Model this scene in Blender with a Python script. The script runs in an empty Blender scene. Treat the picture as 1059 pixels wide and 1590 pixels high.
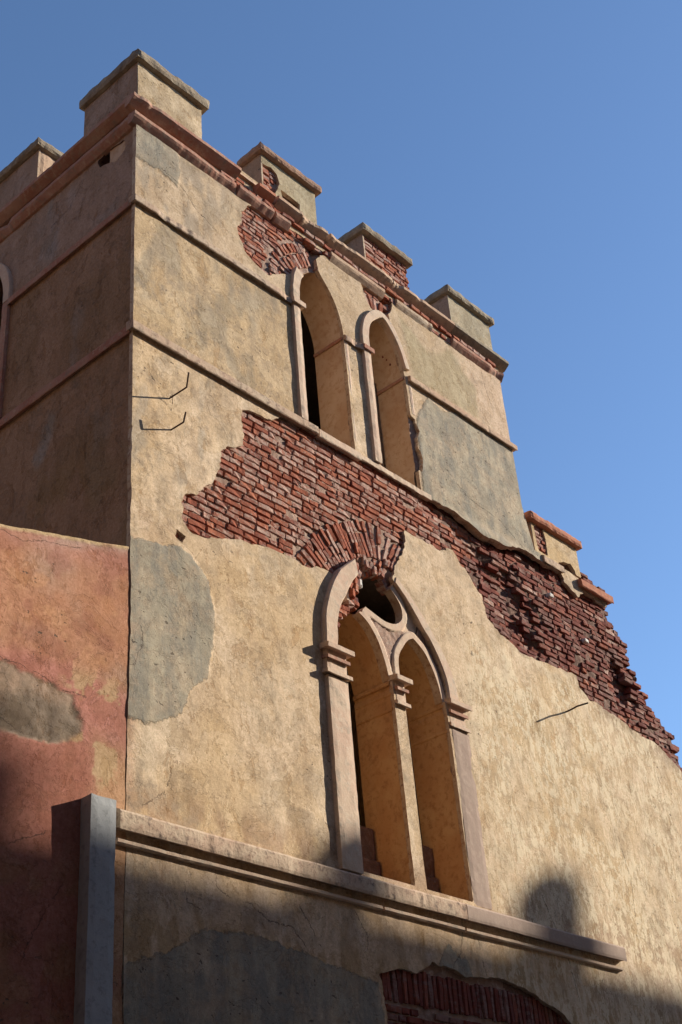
import bpy, math, random
import numpy as np
from mathutils import Vector, Matrix, Euler

# ------------------------------------------------------------------ camera, sky, sun, exposure
SC = bpy.context.scene
COL = SC.collection
yaw, pitch, roll = 0.87652045, 0.56894308, -0.08554893
CAM = Vector((-6.378, -7.702, 1.6))
fw = Vector((math.sin(yaw)*math.cos(pitch), math.cos(yaw)*math.cos(pitch), math.sin(pitch)))
rt = Vector((math.cos(yaw), -math.sin(yaw), 0)); up = rt.cross(fw)
rt, up = math.cos(roll)*rt+math.sin(roll)*up, -math.sin(roll)*rt+math.cos(roll)*up
cd = bpy.data.cameras.new('camera'); cam = bpy.data.objects.new('camera', cd); COL.objects.link(cam)
cam.matrix_world = Matrix(((rt.x, up.x, -fw.x, CAM.x), (rt.y, up.y, -fw.y, CAM.y), (rt.z, up.z, -fw.z, CAM.z), (0, 0, 0, 1)))
cd.sensor_fit = 'VERTICAL'; cd.sensor_height = 36.0; cd.lens = 36.0*2090.36/1590.0
cd.clip_end = 3000
SC.camera = cam

SUN = Vector((2.13, -1.0, 1.0)).normalized()
el = math.asin(SUN.z); az = math.atan2(SUN.x, SUN.y)
world = bpy.data.worlds.new("World"); SC.world = world; world.use_nodes = True
wn = world.node_tree.nodes; wl = world.node_tree.links
for n in list(wn): wn.remove(n)
sky = wn.new('ShaderNodeTexSky'); sky.sky_type = 'NISHITA'; sky.sun_disc = False
sky.sun_elevation = el; sky.sun_rotation = az; sky.altitude = 200; sky.air_density = 1.0; sky.dust_density = 0.3; sky.ozone_density = 4.5
bg = wn.new('ShaderNodeBackground'); bg.inputs[1].default_value = 0.112
wo = wn.new('ShaderNodeOutputWorld'); wl.new(sky.outputs[0], bg.inputs[0]); wl.new(bg.outputs[0], wo.inputs[0])
sd = bpy.data.lights.new('sun', 'SUN'); sd.energy = 5.0; sd.angle = math.radians(0.5); sd.color = (1.0, 0.915, 0.79)
so = bpy.data.objects.new('sun', sd); COL.objects.link(so); so.location = SUN*50
so.rotation_euler = (-SUN).to_track_quat('-Z', 'Y').to_euler()
SC.view_settings.view_transform = 'Standard'; SC.view_settings.look = 'None'
SC.view_settings.exposure = 0.80; SC.view_settings.gamma = 1.0; SC.view_settings.use_curve_mapping = False

# ------------------------------------------------------------------ helpers
rng = random.Random(7)

def hsh(ix, iy, iz, seed):
    h = (ix.astype(np.int64)*374761393 + iy.astype(np.int64)*668265263 + iz.astype(np.int64)*2147483647 + seed*1274126177) & 0xffffffff
    h = ((h ^ (h >> 13))*1274126177) & 0xffffffff
    h = ((h ^ (h >> 16))*2246822519) & 0xffffffff
    return ((h ^ (h >> 15)) & 0xffffff)/float(0xffffff)

def vn(x, y, z=0.0, seed=0):
    x = np.asarray(x, float); y = np.asarray(y, float); z = np.zeros_like(x)+z
    ix = np.floor(x); iy = np.floor(y); iz = np.floor(z); fx = x-ix; fy = y-iy; fz = z-iz
    fx = fx*fx*(3-2*fx); fy = fy*fy*(3-2*fy); fz = fz*fz*(3-2*fz)
    r = 0
    for dz in ((0, 1) if np.any(fz) else (0,)):
        wz = fz if dz else 1-fz
        for dx in (0, 1):
            wx = fx if dx else 1-fx
            for dy in (0, 1):
                wy = fy if dy else 1-fy
                r = r + hsh(ix+dx, iy+dy, iz+dz, seed)*wx*wy*wz
    return r*2-1

def fbm(x, y, s=1.0, o=4, seed=0, z=0.0):
    r = 0; a = 1.0; t = 0
    for k in range(o):
        r = r + a*vn(np.asarray(x)*s+17.3*k, np.asarray(y)*s-9.1*k, z*s if np.any(z) else 0.0, seed+k*13); t += a; a *= .5; s *= 2.03
    return r/t

def sdp(X, Z, poly, m=0.5):
    """signed distance to a polygon, positive inside; -m when far away"""
    P = np.array(poly, float)
    out = np.full(X.shape, -m)
    sel = (X > P[:, 0].min()-m) & (X < P[:, 0].max()+m) & (Z > P[:, 1].min()-m) & (Z < P[:, 1].max()+m)
    if not sel.any(): return out
    x = X[sel]; z = Z[sel]; d = np.full(x.shape, 1e9); ins = np.zeros(x.shape, bool)
    for i in range(len(P)):
        a = P[i]; b = P[(i+1) % len(P)]; e = b-a; L = e@e
        if L < 1e-12: continue
        t = np.clip(((x-a[0])*e[0]+(z-a[1])*e[1])/L, 0, 1)
        d = np.minimum(d, np.hypot(x-a[0]-t*e[0], z-a[1]-t*e[1]))
        c = (a[1] > z) != (b[1] > z)
        if abs(e[1]) > 1e-9: ins ^= c & (x < a[0]+(z-a[1])*e[0]/e[1])
    out[sel] = np.where(ins, d, -d)
    return out

def smooth(pts, n=6, closed=False):
    out = []; N = len(pts)
    rngk = range(N if closed else N-1)
    for i in rngk:
        g = (lambda k: pts[k % N]) if closed else (lambda k: pts[max(0, min(N-1, k))])
        p0, p1, p2, p3 = g(i-1), g(i), g(i+1), g(i+2)
        for k in range(n):
            t = k/n
            out.append(tuple(.5*(2*p1[j]+(-p0[j]+p2[j])*t+(2*p0[j]-5*p1[j]+4*p2[j]-p3[j])*t*t+(-p0[j]+3*p1[j]-3*p2[j]+p3[j])*t**3) for j in (0, 1)))
    if not closed: out.append(tuple(pts[-1]))
    return out

def link(name, me, parent=None, mats=(), kind=None, label=None):
    o = bpy.data.objects.new(name, me); COL.objects.link(o)
    for m in mats: me.materials.append(m)
    if parent: o.parent = parent
    if kind: o['kind'] = kind
    if label: o['label'] = label
    return o

def tag(o, label, cat, group=None, kind=None):
    o['label'] = label; o['category'] = cat
    if group: o['group'] = group
    if kind: o['kind'] = kind
    return o

def thing(name, loc, label, cat, group=None):
    o = bpy.data.objects.new(name, None); COL.objects.link(o); o.location = loc
    return tag(o, label, cat, group)

PLACE = {'x': lambda u, d, v: np.stack([u, d, v], -1), 'y': lambda u, d, v: np.stack([d, u, v], -1)}

def slab(name, rng_u, rng_v, step, phi, front, back, axis='x', mats=(), parent=None, attrs=None, with_back=False, kind=None, label=None, skirt=True):
    """heightfield slab in a wall plane: kept where phi>0, cut exactly along phi=0, with side faces back to 'back'"""
    nu = int(round((rng_u[1]-rng_u[0])/step))+1; nv = int(round((rng_v[1]-rng_v[0])/step))+1
    u = np.linspace(rng_u[0], rng_u[1], nu); v = np.linspace(rng_v[0], rng_v[1], nv)
    U, V = np.meshgrid(u, v, indexing='ij')
    ph = phi(U, V)
    ph[0, :] = np.minimum(ph[0, :], ph[0, :]); K = ph > 0
    full = K[:-1, :-1] & K[1:, :-1] & K[1:, 1:] & K[:-1, 1:]
    anyk = K[:-1, :-1] | K[1:, :-1] | K[1:, 1:] | K[:-1, 1:]
    part = anyk & ~full
    idx = np.full(U.shape, -1, int)
    ii, jj = np.nonzero(K); idx[ii, jj] = np.arange(len(ii))
    uv = [np.stack([U[ii, jj], V[ii, jj]], -1)]
    fi, fj = np.nonzero(full)
    quads = np.stack([idx[fi, fj], idx[fi+1, fj], idx[fi+1, fj+1], idx[fi, fj+1]], -1)
    extra = []; cache = {}; base = len(ii); polys = []; segs = []
    def cut(a, b):
        k = (a, b) if a < b else (b, a)
        if k in cache: return cache[k]
        pa, pb = ph[a], ph[b]; t = pa/(pa-pb); t = min(max(t, 0.02), 0.98)
        extra.append((U[a]+(U[b]-U[a])*t, V[a]+(V[b]-V[a])*t)); cache[k] = base+len(extra)-1
        return cache[k]
    for i, j in zip(*np.nonzero(part)):
        c = [(i, j), (i+1, j), (i+1, j+1), (i, j+1)]; pl = []; cuts = []
        for k in range(4):
            a = c[k]; b = c[(k+1) % 4]; ka = K[a]; kb = K[b]
            if ka: pl.append(idx[a])
            if ka != kb:
                q = cut(a, b); pl.append(q); cuts.append((q, ka))
        if len(pl) >= 3: polys.append(pl)
        if len(cuts) == 2:
            o_, n_ = (cuts[0][0], cuts[1][0]) if cuts[0][1] else (cuts[1][0], cuts[0][0])
            segs.append((o_, n_))
    # outer grid borders
    for (A, B) in (((0, 1), 'u0'), ((nu-1, 1), 'u1')):
        i = A[0]
        for j in range(nv-1):
            if K[i, j] and K[i, j+1]: segs.append((idx[i, j], idx[i, j+1]) if i == nu-1 else (idx[i, j+1], idx[i, j]))
    for j in (0, nv-1):
        for i in range(nu-1):
            if K[i, j] and K[i+1, j]: segs.append((idx[i, j], idx[i+1, j]) if j == 0 else (idx[i+1, j], idx[i, j]))
    if extra: uv.append(np.array(extra))
    uv = np.concatenate(uv); n = len(uv)
    F = front(uv[:, 0], uv[:, 1]); F = np.zeros(n)+F
    Bk = back(uv[:, 0], uv[:, 1]) if callable(back) else np.zeros(n)+back
    pf = PLACE[axis](uv[:, 0], F, uv[:, 1])
    verts = [pf]; faces = [quads.tolist(), polys]; nf = len(quads)+len(polys)
    sides = []
    if skirt:
        used = sorted({k for s in segs for k in s}); off = {k: n+q for q, k in enumerate(used)}
        ua = np.array(used, int)
        if len(ua):
            verts.append(PLACE[axis](uv[ua, 0], F[ua], uv[ua, 1]))
            verts.append(PLACE[axis](uv[ua, 0], Bk[ua], uv[ua, 1]))
            m = len(used); off2 = {k: n+m+q for q, k in enumerate(used)}
            for a, b in segs: sides.append([off[a], off2[a], off2[b], off[b]])
    faces.append(sides)
    backf = []
    if with_back:
        o3 = sum(len(q) for q in verts); verts.append(PLACE[axis](uv[:, 0], Bk, uv[:, 1]))
        backf = [[o3+k for k in reversed(f)] for f in quads.tolist()+polys]
        faces.append(backf)
    co = np.concatenate(verts); fl = [f for g in faces for f in g]
    if axis == 'y': fl = [f[::-1] for f in fl]
    me = bpy.data.meshes.new(name); me.from_pydata(co.tolist(), [], fl)
    for m_ in mats: me.materials.append(m_)
    mi = np.zeros(len(fl), np.int32); mi[nf:] = min(1, len(mats)-1)
    me.polygons.foreach_set('material_index', mi)
    sm = np.zeros(len(fl), bool); sm[:nf] = True
    me.polygons.foreach_set('use_smooth', sm)
    if attrs:
        allu = [uv]
        if skirt and len(ua): allu += [uv[ua], uv[ua]]
        if with_back: allu.append(uv)
        allu = np.concatenate(allu)
        for an, fn in attrs.items():
            at = me.color_attributes.new(an, 'FLOAT_COLOR', 'POINT')
            c = np.ones((len(allu), 4)); c[:, :3] = fn(allu[:, 0], allu[:, 1]); at.data.foreach_set('color', c.ravel())
    me.update()
    return link(name, me, parent, (), kind, label)

def rough_box(name, b, seg=.05, amp=.006, mat=None, parent=None, seed=0, label=None, rnd=.012, kind=None):
    """a box of many small faces with worn, uneven edges"""
    lo = np.array(b[0], float); hi = np.array(b[1], float); n = [max(2, int(round((hi[k]-lo[k])/seg))) for k in range(3)]
    vid = {}; vs = []; fs = []
    def vert(i, j, k):
        q = (i, j, k)
        if q not in vid: vid[q] = len(vs); vs.append(q)
        return vid[q]
    for ax in range(3):
        a1, a2 = (ax+1) % 3, (ax+2) % 3
        for s in (0, n[ax]):
            for p in range(n[a1]):
                for q in range(n[a2]):
                    c = []
                    for dp, dq in ((0, 0), (1, 0), (1, 1), (0, 1)):
                        t = [0, 0, 0]; t[ax] = s; t[a1] = p+dp; t[a2] = q+dq; c.append(vert(*t))
                    fs.append(c if s else c[::-1])
    g = np.array(vs, float)/np.array(n); co = lo+(hi-lo)*g
    ext = ((g < 1e-6) | (g > 1-1e-6)).sum(1)
    cen = (lo+hi)/2; dirn = np.sign(co-cen)*((g < 1e-6) | (g > 1-1e-6))
    pull = np.where(ext >= 2, rnd, 0.0)*(0.6+0.9*np.abs(fbm(co[:, 0]+co[:, 1], co[:, 2], 6, 3, seed+5)))
    co = co-dirn*pull[:, None]
    for k in range(3):
        co[:, k] += amp*fbm(co[:, 0]*1.0+k*31, co[:, 2]+co[:, 1]*1.7, 3+8*(amp < .012), 4, seed+k)*(1.1 if ext.max() else 1)
    me = bpy.data.meshes.new(name); me.from_pydata(co.tolist(), [], fs)
    if mat: me.materials.append(mat)
    me.update()
    return link(name, me, parent, (), kind, label)

def molding(name, u0, u1, prof, axis='x', mat=None, parent=None, seed=0, amp=.005, step=.018, chips=0.0, label=None, base=.0, taper=None):
    """a run of moulding: profile points (out, z) from bottom back to top back, uneven along its length"""
    n = max(3, int((u1-u0)/step)); u = np.linspace(u0, u1, n+1); m = len(prof); V = []
    ch = np.clip((fbm(u, u*0+seed, 2.2, 4, seed)-0.20)*3.5, 0, 1)*chips*(.6+.4*fbm(u, u*0+1, 14, 3, seed))
    sag = .006*fbm(u, u*0+3, .9, 2, seed+3)
    for k, (d, z) in enumerate(prof):
        w = 1.0 if 0 < k < m-1 else 0.0
        dd = d+w*amp*.8*fbm(u, u*0+k*.7, 8, 4, seed); dd = dd*(1-w*ch)
        zz = z+sag+w*amp*.6*fbm(u, u*0+k*.7, 7, 4, seed+20)+w*ch*(.25*(prof[-1][1]-z))*.5
        uu = u.copy(); uu[0] += w*amp*rng.uniform(-1, 1); uu[-1] += w*amp*rng.uniform(-1, 1)
        V.append(PLACE[axis](uu, -dd+base, zz))
    co = np.concatenate(V); N = n+1; fs = []
    for k in range(m):
        k2 = (k+1) % m
        for i in range(n): fs.append([k*N+i, k*N+i+1, k2*N+i+1, k2*N+i])
    fs.append([k*N for k in range(m)][::-1]); fs.append([k*N+n for k in range(m)])
    if axis == 'y': fs = [f[::-1] for f in fs]
    me = bpy.data.meshes.new(name); me.from_pydata(co.tolist(), [], fs)
    if mat: me.materials.append(mat)
    me.update()
    return link(name, me, parent, (), None, label)

def band(name, outer, inner, d0, d1, axis='x', mat=None, parent=None, amp=.004, seed=0, n=26):
    """a curved raised band between two polylines, from depth d0 (front) to d1 (back)"""
    def res(pts):
        p = np.array(smooth(pts, 5)); L = np.r_[0, np.cumsum(np.hypot(*np.diff(p, axis=0).T))]; t = np.linspace(0, L[-1], n)
        return np.stack([np.interp(t, L, p[:, 0]), np.interp(t, L, p[:, 1])], -1)
    o = res(outer); i = res(inner); s = np.arange(n)*.31
    o = o+amp*np.stack([fbm(s, s*0, 1, 3, seed), fbm(s, s*0+5, 1, 3, seed+1)], -1)*1.5
    i = i+amp*np.stack([fbm(s, s*0, 1, 3, seed+2), fbm(s, s*0+5, 1, 3, seed+3)], -1)*1.5
    dj = amp*.8*fbm(s, s*0+9, 1, 3, seed+4)
    bev = .012
    mid = (o+i)/2; ob = o+(mid-o)*min(.3, .12); ib = i+(mid-i)*.12
    rows = [PLACE[axis](o[:, 0], np.zeros(n)+d1, o[:, 1]), PLACE[axis](o[:, 0], d0+bev+dj, o[:, 1]), PLACE[axis](ob[:, 0], d0+dj, ob[:, 1]),
            PLACE[axis](ib[:, 0], d0+dj, ib[:, 1]), PLACE[axis](i[:, 0], d0+bev+dj, i[:, 1]), PLACE[axis](i[:, 0], np.zeros(n)+d1, i[:, 1])]
    co = np.concatenate(rows); fs = []
    for k in range(6):
        k2 = (k+1) % 6
        for q in range(n-1): fs.append([k*n+q, k*n+q+1, k2*n+q+1, k2*n+q])
    fs.append([k*n for k in range(6)]); fs.append([k*n+n-1 for k in range(6)][::-1])
    me = bpy.data.meshes.new(name); me.from_pydata(co.tolist(), [], fs)
    if mat: me.materials.append(mat)
    me.update()
    return link(name, me, parent)

def tube(name, pts, r, mat, parent=None, seg=8):
    P = [Vector(p) for p in pts]; V = []; F = []
    for k, p in enumerate(P):
        t = (P[min(k+1, len(P)-1)]-P[max(k-1, 0)]).normalized(); a = t.cross(Vector((.3, .2, 1))).normalized(); b = t.cross(a)
        for q in range(seg):
            an = 2*math.pi*q/seg; V.append(p+r*(math.cos(an)*a+math.sin(an)*b))
    for k in range(len(P)-1):
        for q in range(seg): F.append([k*seg+q, k*seg+(q+1) % seg, (k+1)*seg+(q+1) % seg, (k+1)*seg+q])
    F.append(list(range(seg))[::-1]); F.append([(len(P)-1)*seg+q for q in range(seg)])
    me = bpy.data.meshes.new(name); me.from_pydata([tuple(v) for v in V], [], F); me.materials.append(mat)
    for p in me.polygons: p.use_smooth = len(p.vertices) == 4
    return link(name, me, parent)

# ------------------------------------------------------------------ materials
class NT:
    def __init__(s, name):
        s.m = bpy.data.materials.new(name); s.m.use_nodes = True; s.t = s.m.node_tree; s.n = s.t.nodes; s.l = s.t.links
        s.b = s.n['Principled BSDF']; s.b.inputs['Roughness'].default_value = .95
        s.b.inputs['Specular IOR Level'].default_value = .12
        s.geo = s.n.new('ShaderNodeNewGeometry'); s.pos = s.geo.outputs['Position']
    def _set(s, sock, v):
        if isinstance(v, bpy.types.NodeSocket): s.l.new(v, sock)
        else: sock.default_value = v
    def noise(s, scale, detail=4, rough=.6, vec=None, stretch=None, dist=0.0):
        v = vec or s.pos
        if stretch:
            mp = s.n.new('ShaderNodeMapping'); s.l.new(v, mp.inputs[0]); mp.inputs['Scale'].default_value = stretch
            if len(stretch) == 3: pass
            v = mp.outputs[0]
        n = s.n.new('ShaderNodeTexNoise'); s.l.new(v, n.inputs['Vector']); n.inputs['Scale'].default_value = scale
        n.inputs['Detail'].default_value = detail; n.inputs['Roughness'].default_value = rough; n.inputs['Distortion'].default_value = dist
        return n.outputs['Fac']
    def math(s, op, a, b=0.0, clamp=False):
        n = s.n.new('ShaderNodeMath'); n.operation = op; n.use_clamp = clamp; s._set(n.inputs[0], a); s._set(n.inputs[1], b); return n.outputs[0]
    def ramp(s, v, lo, hi, a=0.0, b=1.0):
        n = s.n.new('ShaderNodeMapRange'); n.interpolation_type = 'SMOOTHSTEP'; s._set(n.inputs[0], v)
        n.inputs[1].default_value = lo; n.inputs[2].default_value = hi; n.inputs[3].default_value = a; n.inputs[4].default_value = b; return n.outputs[0]
    def mix(s, f, a, b, mode='MIX'):
        n = s.n.new('ShaderNodeMix'); n.data_type = 'RGBA'; n.blend_type = mode; s._set(n.inputs[0], f)
        for k, v in ((6, a), (7, b)):
            if isinstance(v, tuple) and len(v) == 3: v = (*v, 1)
            s._set(n.inputs[k], v)
        return n.outputs[2]
    def attr(s, name):
        n = s.n.new('ShaderNodeAttribute'); n.attribute_name = name; return n.outputs['Color']
    def sep(s, c):
        n = s.n.new('ShaderNodeSeparateColor'); s.l.new(c, n.inputs[0]); return n.outputs[0], n.outputs[1], n.outputs[2]
    def bump(s, h, dist, strength=1.0, prev=None):
        n = s.n.new('ShaderNodeBump'); n.inputs['Strength'].default_value = strength; n.inputs['Distance'].default_value = dist
        s._set(n.inputs['Height'], h)
        if prev: s.l.new(prev, n.inputs['Normal'])
        return n.outputs[0]
    def out(s, col, nrm=None):
        s._set(s.b.inputs['Base Color'], (*col, 1) if isinstance(col, tuple) else col)
        if nrm: s.l.new(nrm, s.b.inputs['Normal'])
        return s.m

ROT = (1.0, 1.0, 0.28)
def plaster_mat(name, flake_rot=0.0, rough_amt=1.0):
    t = NT(name); col = t.attr('tint'); W = t.attr('wear'); fl, di, ce = t.sep(W); cs, cu, pk = t.sep(t.attr('crk'))
    # broad and fine colour variation
    n1 = t.noise(2.2, 6, .62); n2 = t.noise(11, 6, .7); n3 = t.noise(55, 4, .7); st = t.noise(6, 6, .68, stretch=(1, 1, .22)); st2 = t.noise(15, 7, .74, stretch=(1, 1, .34), dist=.6)
    c = t.mix(t.ramp(n1, .3, .7, 0, .55), col, t.mix(1.0, col, (.80, .74, .66), 'MULTIPLY'))
    c = t.mix(t.ramp(st, .42, .68, 0, .35), c, t.mix(1.0, c, (.70, .62, .52), 'MULTIPLY'))
    c = t.mix(t.ramp(n2, .52, .72, 0, .22), c, t.mix(1.0, c, (.62, .50, .36), 'MULTIPLY'))
    pe = t.ramp(t.noise(2.3, 9, .72, dist=.5), .515, .527); pe2 = t.ramp(t.noise(4.1, 9, .74, stretch=(1, 1, .6), dist=.3), .585, .597)
    c = t.mix(t.math('MULTIPLY', pe, .55), c, t.mix(1.0, c, (.86, .82, .74), 'MULTIPLY')); c = t.mix(t.math('MULTIPLY', pe2, .6), c, t.mix(1.0, c, (.80, .70, .58), 'MULTIPLY'))
    n4 = t.noise(95, 4, .75); n5 = t.noise(30, 6, .75)
    c = t.mix(t.ramp(n5, .36, .66), t.mix(1.0, c, (.88, .84, .78), 'MULTIPLY'), t.mix(1.0, c, (1.12, 1.11, 1.10), 'MULTIPLY'))
    c = t.mix(t.ramp(n4, .34, .50, .55, 0), c, t.mix(1.0, c, (.66, .58, .48), 'MULTIPLY'))
    # flaking lighter lime wash
    fm = t.math('MULTIPLY', t.ramp(t.math('ADD', t.math('MULTIPLY', st2, .55), t.math('MULTIPLY', n2, .45)), .48, .525), t.math('MULTIPLY', fl, t.ramp(t.noise(1.7, 4, .6), .36, .56, .25, 1.0)))
    c = t.mix(fm, c, (.70, .58, .40))
    c = t.mix(t.math('MULTIPLY', t.ramp(st2, .50, .40), t.math('MULTIPLY', fl, .30)), c, (.40, .31, .17))
    # dirt: dark mottling and specks
    dm = t.math('MULTIPLY', t.ramp(t.math('ADD', t.math('MULTIPLY', n2, .6), t.math('MULTIPLY', n1, .4)), .46, .62), di)
    c = t.mix(t.math('MULTIPLY', dm, .62), c, (.23, .185, .14))
    sp = t.math('MULTIPLY', t.ramp(n3, .60, .70), t.math('ADD', t.math('MULTIPLY', di, .6), .12))
    c = t.mix(sp, c, (.17, .12, .085))
    # cement patches with their own crisp edge
    cm = t.ramp(t.math('ADD', ce, t.math('MULTIPLY', t.math('SUBTRACT', t.noise(11, 8, .78), .5), .42)), .475, .525)
    nc = t.noise(1.3, 6, .7, dist=.8)
    cc = t.mix(t.ramp(nc, .36, .64), (.27, .235, .175), (.40, .35, .255)); cc = t.mix(t.ramp(n2, .45, .66, 0, .6), cc, (.255, .195, .135))
    cc = t.mix(t.ramp(st, .45, .6, 0, .6), cc, (.19, .18, .155)); cc = t.mix(t.ramp(n4, .36, .50, .5, 0), cc, (.15, .125, .10))
    cc = t.mix(t.ramp(n5, .5, .66, 0, .35), cc, (.42, .375, .29))
    c = t.mix(t.math('MULTIPLY', cm, t.ramp(t.noise(3.1, 7, .72), .38, .56, .62, 1.0)), c, cc)
    # pinholes and dents
    dent = t.ramp(t.noise(17, 2, .5, stretch=(1, 1, 1.5)), .70, .73)
    dent = t.math('MULTIPLY', dent, t.math('ADD', pk, t.math('ADD', .25, t.math('MULTIPLY', cm, .7))))
    c = t.mix(t.math('MULTIPLY', dent, .8), c, (.10, .075, .055))
    # hairline cracks
    wob = t.math('MULTIPLY', t.math('SUBTRACT', t.noise(9, 6, .75), .5), .13)
    ck = t.math('MULTIPLY', t.ramp(t.math('ABSOLUTE', t.math('ADD', t.math('SUBTRACT', cs, .5), wob)), 0.0045, .002), t.ramp(cu, .09, .05))
    ck = t.math('MULTIPLY', ck, t.ramp(t.noise(9, 2, .5), .36, .46))
    c = t.mix(t.math('MULTIPLY', ck, .75), c, (.09, .06, .045))
    h = t.math('ADD', t.math('MULTIPLY', n5, t.ramp(n1, .35, .65, .3, .85)), t.math('MULTIPLY', n4, .5))
    h = t.math('ADD', h, t.math('MULTIPLY', fm, .22)); h = t.math('SUBTRACT', h, t.math('MULTIPLY', ck, .8)); h = t.math('SUBTRACT', h, t.math('MULTIPLY', dent, .9))
    h2 = t.math('MULTIPLY', t.noise(7, 3, .5), 1.0)
    nb = t.bump(h2, .005*rough_amt, 1.0); nb = t.bump(h, .0062*rough_amt, 1.0, nb)
    nb = t.bump(cm, .006, 1.0, nb)
    nb = t.bump(t.math('ADD', pe, pe2), -.0022, 1.0, nb)
    return t.out(c, nb)

def stone_mat(name, c1, c2, c3, dirt=.5, bumpd=.006, s=1.0):
    t = NT(name); n1 = t.noise(3*s, 5, .65); n2 = t.noise(18*s, 5, .7); n3 = t.noise(70*s, 4, .7)
    c = t.mix(t.ramp(n1, .32, .68), c1, c2); c = t.mix(t.ramp(n2, .48, .66, 0, .8), c, c3)
    c = t.mix(t.ramp(t.noise(9*s, 6, .75), .52, .66, 0, dirt), c, (.12, .10, .085))
    c = t.mix(t.ramp(n3, .6, .72, 0, .5*min(1, dirt*2)), c, (.15, .11, .08))
    nb = t.bump(t.math('ADD', n2, t.math('MULTIPLY', n3, .4)), bumpd, 1.0)
    return t.out(c, nb)

def brick_mat(name, pal, dust, dustamt, dark=.0):
    t = NT(name)
    oi = t.n.new('ShaderNodeObjectInfo').outputs['Random']; isl = t.geo.outputs['Random Per Island']
    r = t.math('FRACT', t.math('ADD', t.math('MULTIPLY', oi, 7.31), t.math('MULTIPLY', isl, 3.77)))
    cr = t.n.new('ShaderNodeValToRGB'); cr.color_ramp.interpolation = 'LINEAR'; t.l.new(r, cr.inputs[0])
    els = cr.color_ramp.elements
    while len(els) < len(pal): els.new(.5)
    for k, p in enumerate(pal): els[k].position = k/(len(pal)-1); els[k].color = (*p, 1)
    n1 = t.noise(1.6, 4, .6); n2 = t.noise(24, 5, .75); n3 = t.noise(90, 3, .7)
    c = t.mix(t.ramp(n2, .38, .66, 0, .5), cr.outputs[0], (.11, .035, .025))
    ns = t.noise(7, 6, .72, stretch=(.6, 1, 2.2))
    d = t.math('MULTIPLY', t.ramp(t.math('ADD', t.math('MULTIPLY', n2, .38), t.math('ADD', t.math('MULTIPLY', ns, .45), t.math('MULTIPLY', r, .13))), .46, .58), dustamt)
    c = t.mix(d, c, dust)
    c = t.mix(t.ramp(n3, .58, .72, 0, .55), c, (.08, .035, .03))
    nb = t.bump(t.math('ADD', n2, t.math('MULTIPLY', n3, .5)), .007, 1.0)
    return t.out(c, nb)

M = {}
M['plaster'] = plaster_mat('lime_plaster')
M['plaster_left'] = plaster_mat('shade_toned_plaster')
M['red_plaster'] = plaster_mat('red_washed_plaster', rough_amt=.7)
M['reveal'] = stone_mat('ochre_reveal_plaster', (.46, .255, .115), (.54, .345, .17), (.38, .20, .09), .12, .005, .8)
M['reveal_up'] = stone_mat('tan_reveal_plaster', (.50, .33, .20), (.60, .45, .31), (.46, .28, .16), .05, .004, .8)
M['broken'] = stone_mat('broken_plaster_edge', (.42, .30, .20), (.55, .45, .33), (.30, .16, .10), .3, .006)
M['mortar'] = stone_mat('crumbling_mortar', (.36, .24, .18), (.27, .17, .125), (.46, .35, .28), .35, .012)
M['mortar_dark'] = stone_mat('dark_crumbling_mortar', (.20, .12, .09), (.14, .075, .055), (.27, .18, .135), .4, .016)
M['brick'] = brick_mat('red_brick', [(.36, .115, .062), (.28, .084, .050), (.43, .155, .085), (.23, .080, .056), (.38, .17, .12), (.34, .105, .06)], (.45, .33, .27), .85)
M['brick_dark'] = brick_mat('weathered_dark_brick', [(.22, .060, .040), (.16, .046, .036), (.28, .085, .052), (.13, .042, .036), (.22, .09, .068)], (.26, .165, .135), .75)
M['pink'] = stone_mat('pink_washed_moulding', (.45, .31, .22), (.50, .39, .28), (.35, .23, .16), .7, .009)
M['cornice'] = stone_mat('terracotta_washed_cornice', (.34, .155, .105), (.40, .23, .165), (.48, .33, .235), .55, .007)
M['cornice_pale'] = stone_mat('pale_worn_cornice', (.52, .37, .25), (.46, .30, .20), (.36, .24, .17), .45, .006)
M['frame'] = stone_mat('rosy_window_surround', (.57, .44, .32), (.54, .38, .28), (.61, .50, .38), .4, .006)
M['frame_plain'] = stone_mat('taupe_window_surround', (.36, .27, .215), (.34, .25, .20), (.42, .32, .25), .15, .003)
M['cap'] = stone_mat('lichened_coping', (.30, .25, .18), (.22, .17, .12), (.38, .30, .2), .75, .010)
M['cap_red'] = stone_mat('reddish_coping', (.33, .19, .13), (.28, .17, .12), (.36, .25, .17), .7, .010)
M['terracotta'] = stone_mat('terracotta_tile', (.42, .17, .10), (.38, .15, .09), (.46, .24, .15), .25, .004)
M['blue'] = stone_mat('blue_grey_paint', (.30, .31, .31), (.34, .345, .34), (.25, .26, .26), .2, .003)
M['iron'] = stone_mat('rusty_iron', (.060, .038, .028), (.085, .05, .032), (.04, .028, .024), .2, .001)
M['wood'] = stone_mat('grey_old_wood', (.13, .10, .075), (.17, .13, .095), (.09, .07, .05), .3, .003)
M['white'] = stone_mat('white_ceramic', (.72, .70, .66), (.66, .63, .58), (.6, .55, .5), .15, .001)
M['inside'] = stone_mat('shade_dark_plaster', (.10, .08, .06), (.08, .06, .05), (.12, .09, .07), .4, .004)  # near-black tone carries the shade of rooms and holes
M['ground'] = stone_mat('dusty_street', (.34, .25, .17), (.30, .22, .15), (.37, .28, .2), .2, .01, .5)
M['street_wall'] = stone_mat('street_facade_plaster', (.52, .36, .22), (.48, .33, .20), (.54, .40, .27), .2, .004)

M['street_dark'] = stone_mat('dark_brown_facade', (.13, .08, .052), (.11, .065, .043), (.15, .095, .065), .2, .004)

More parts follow.
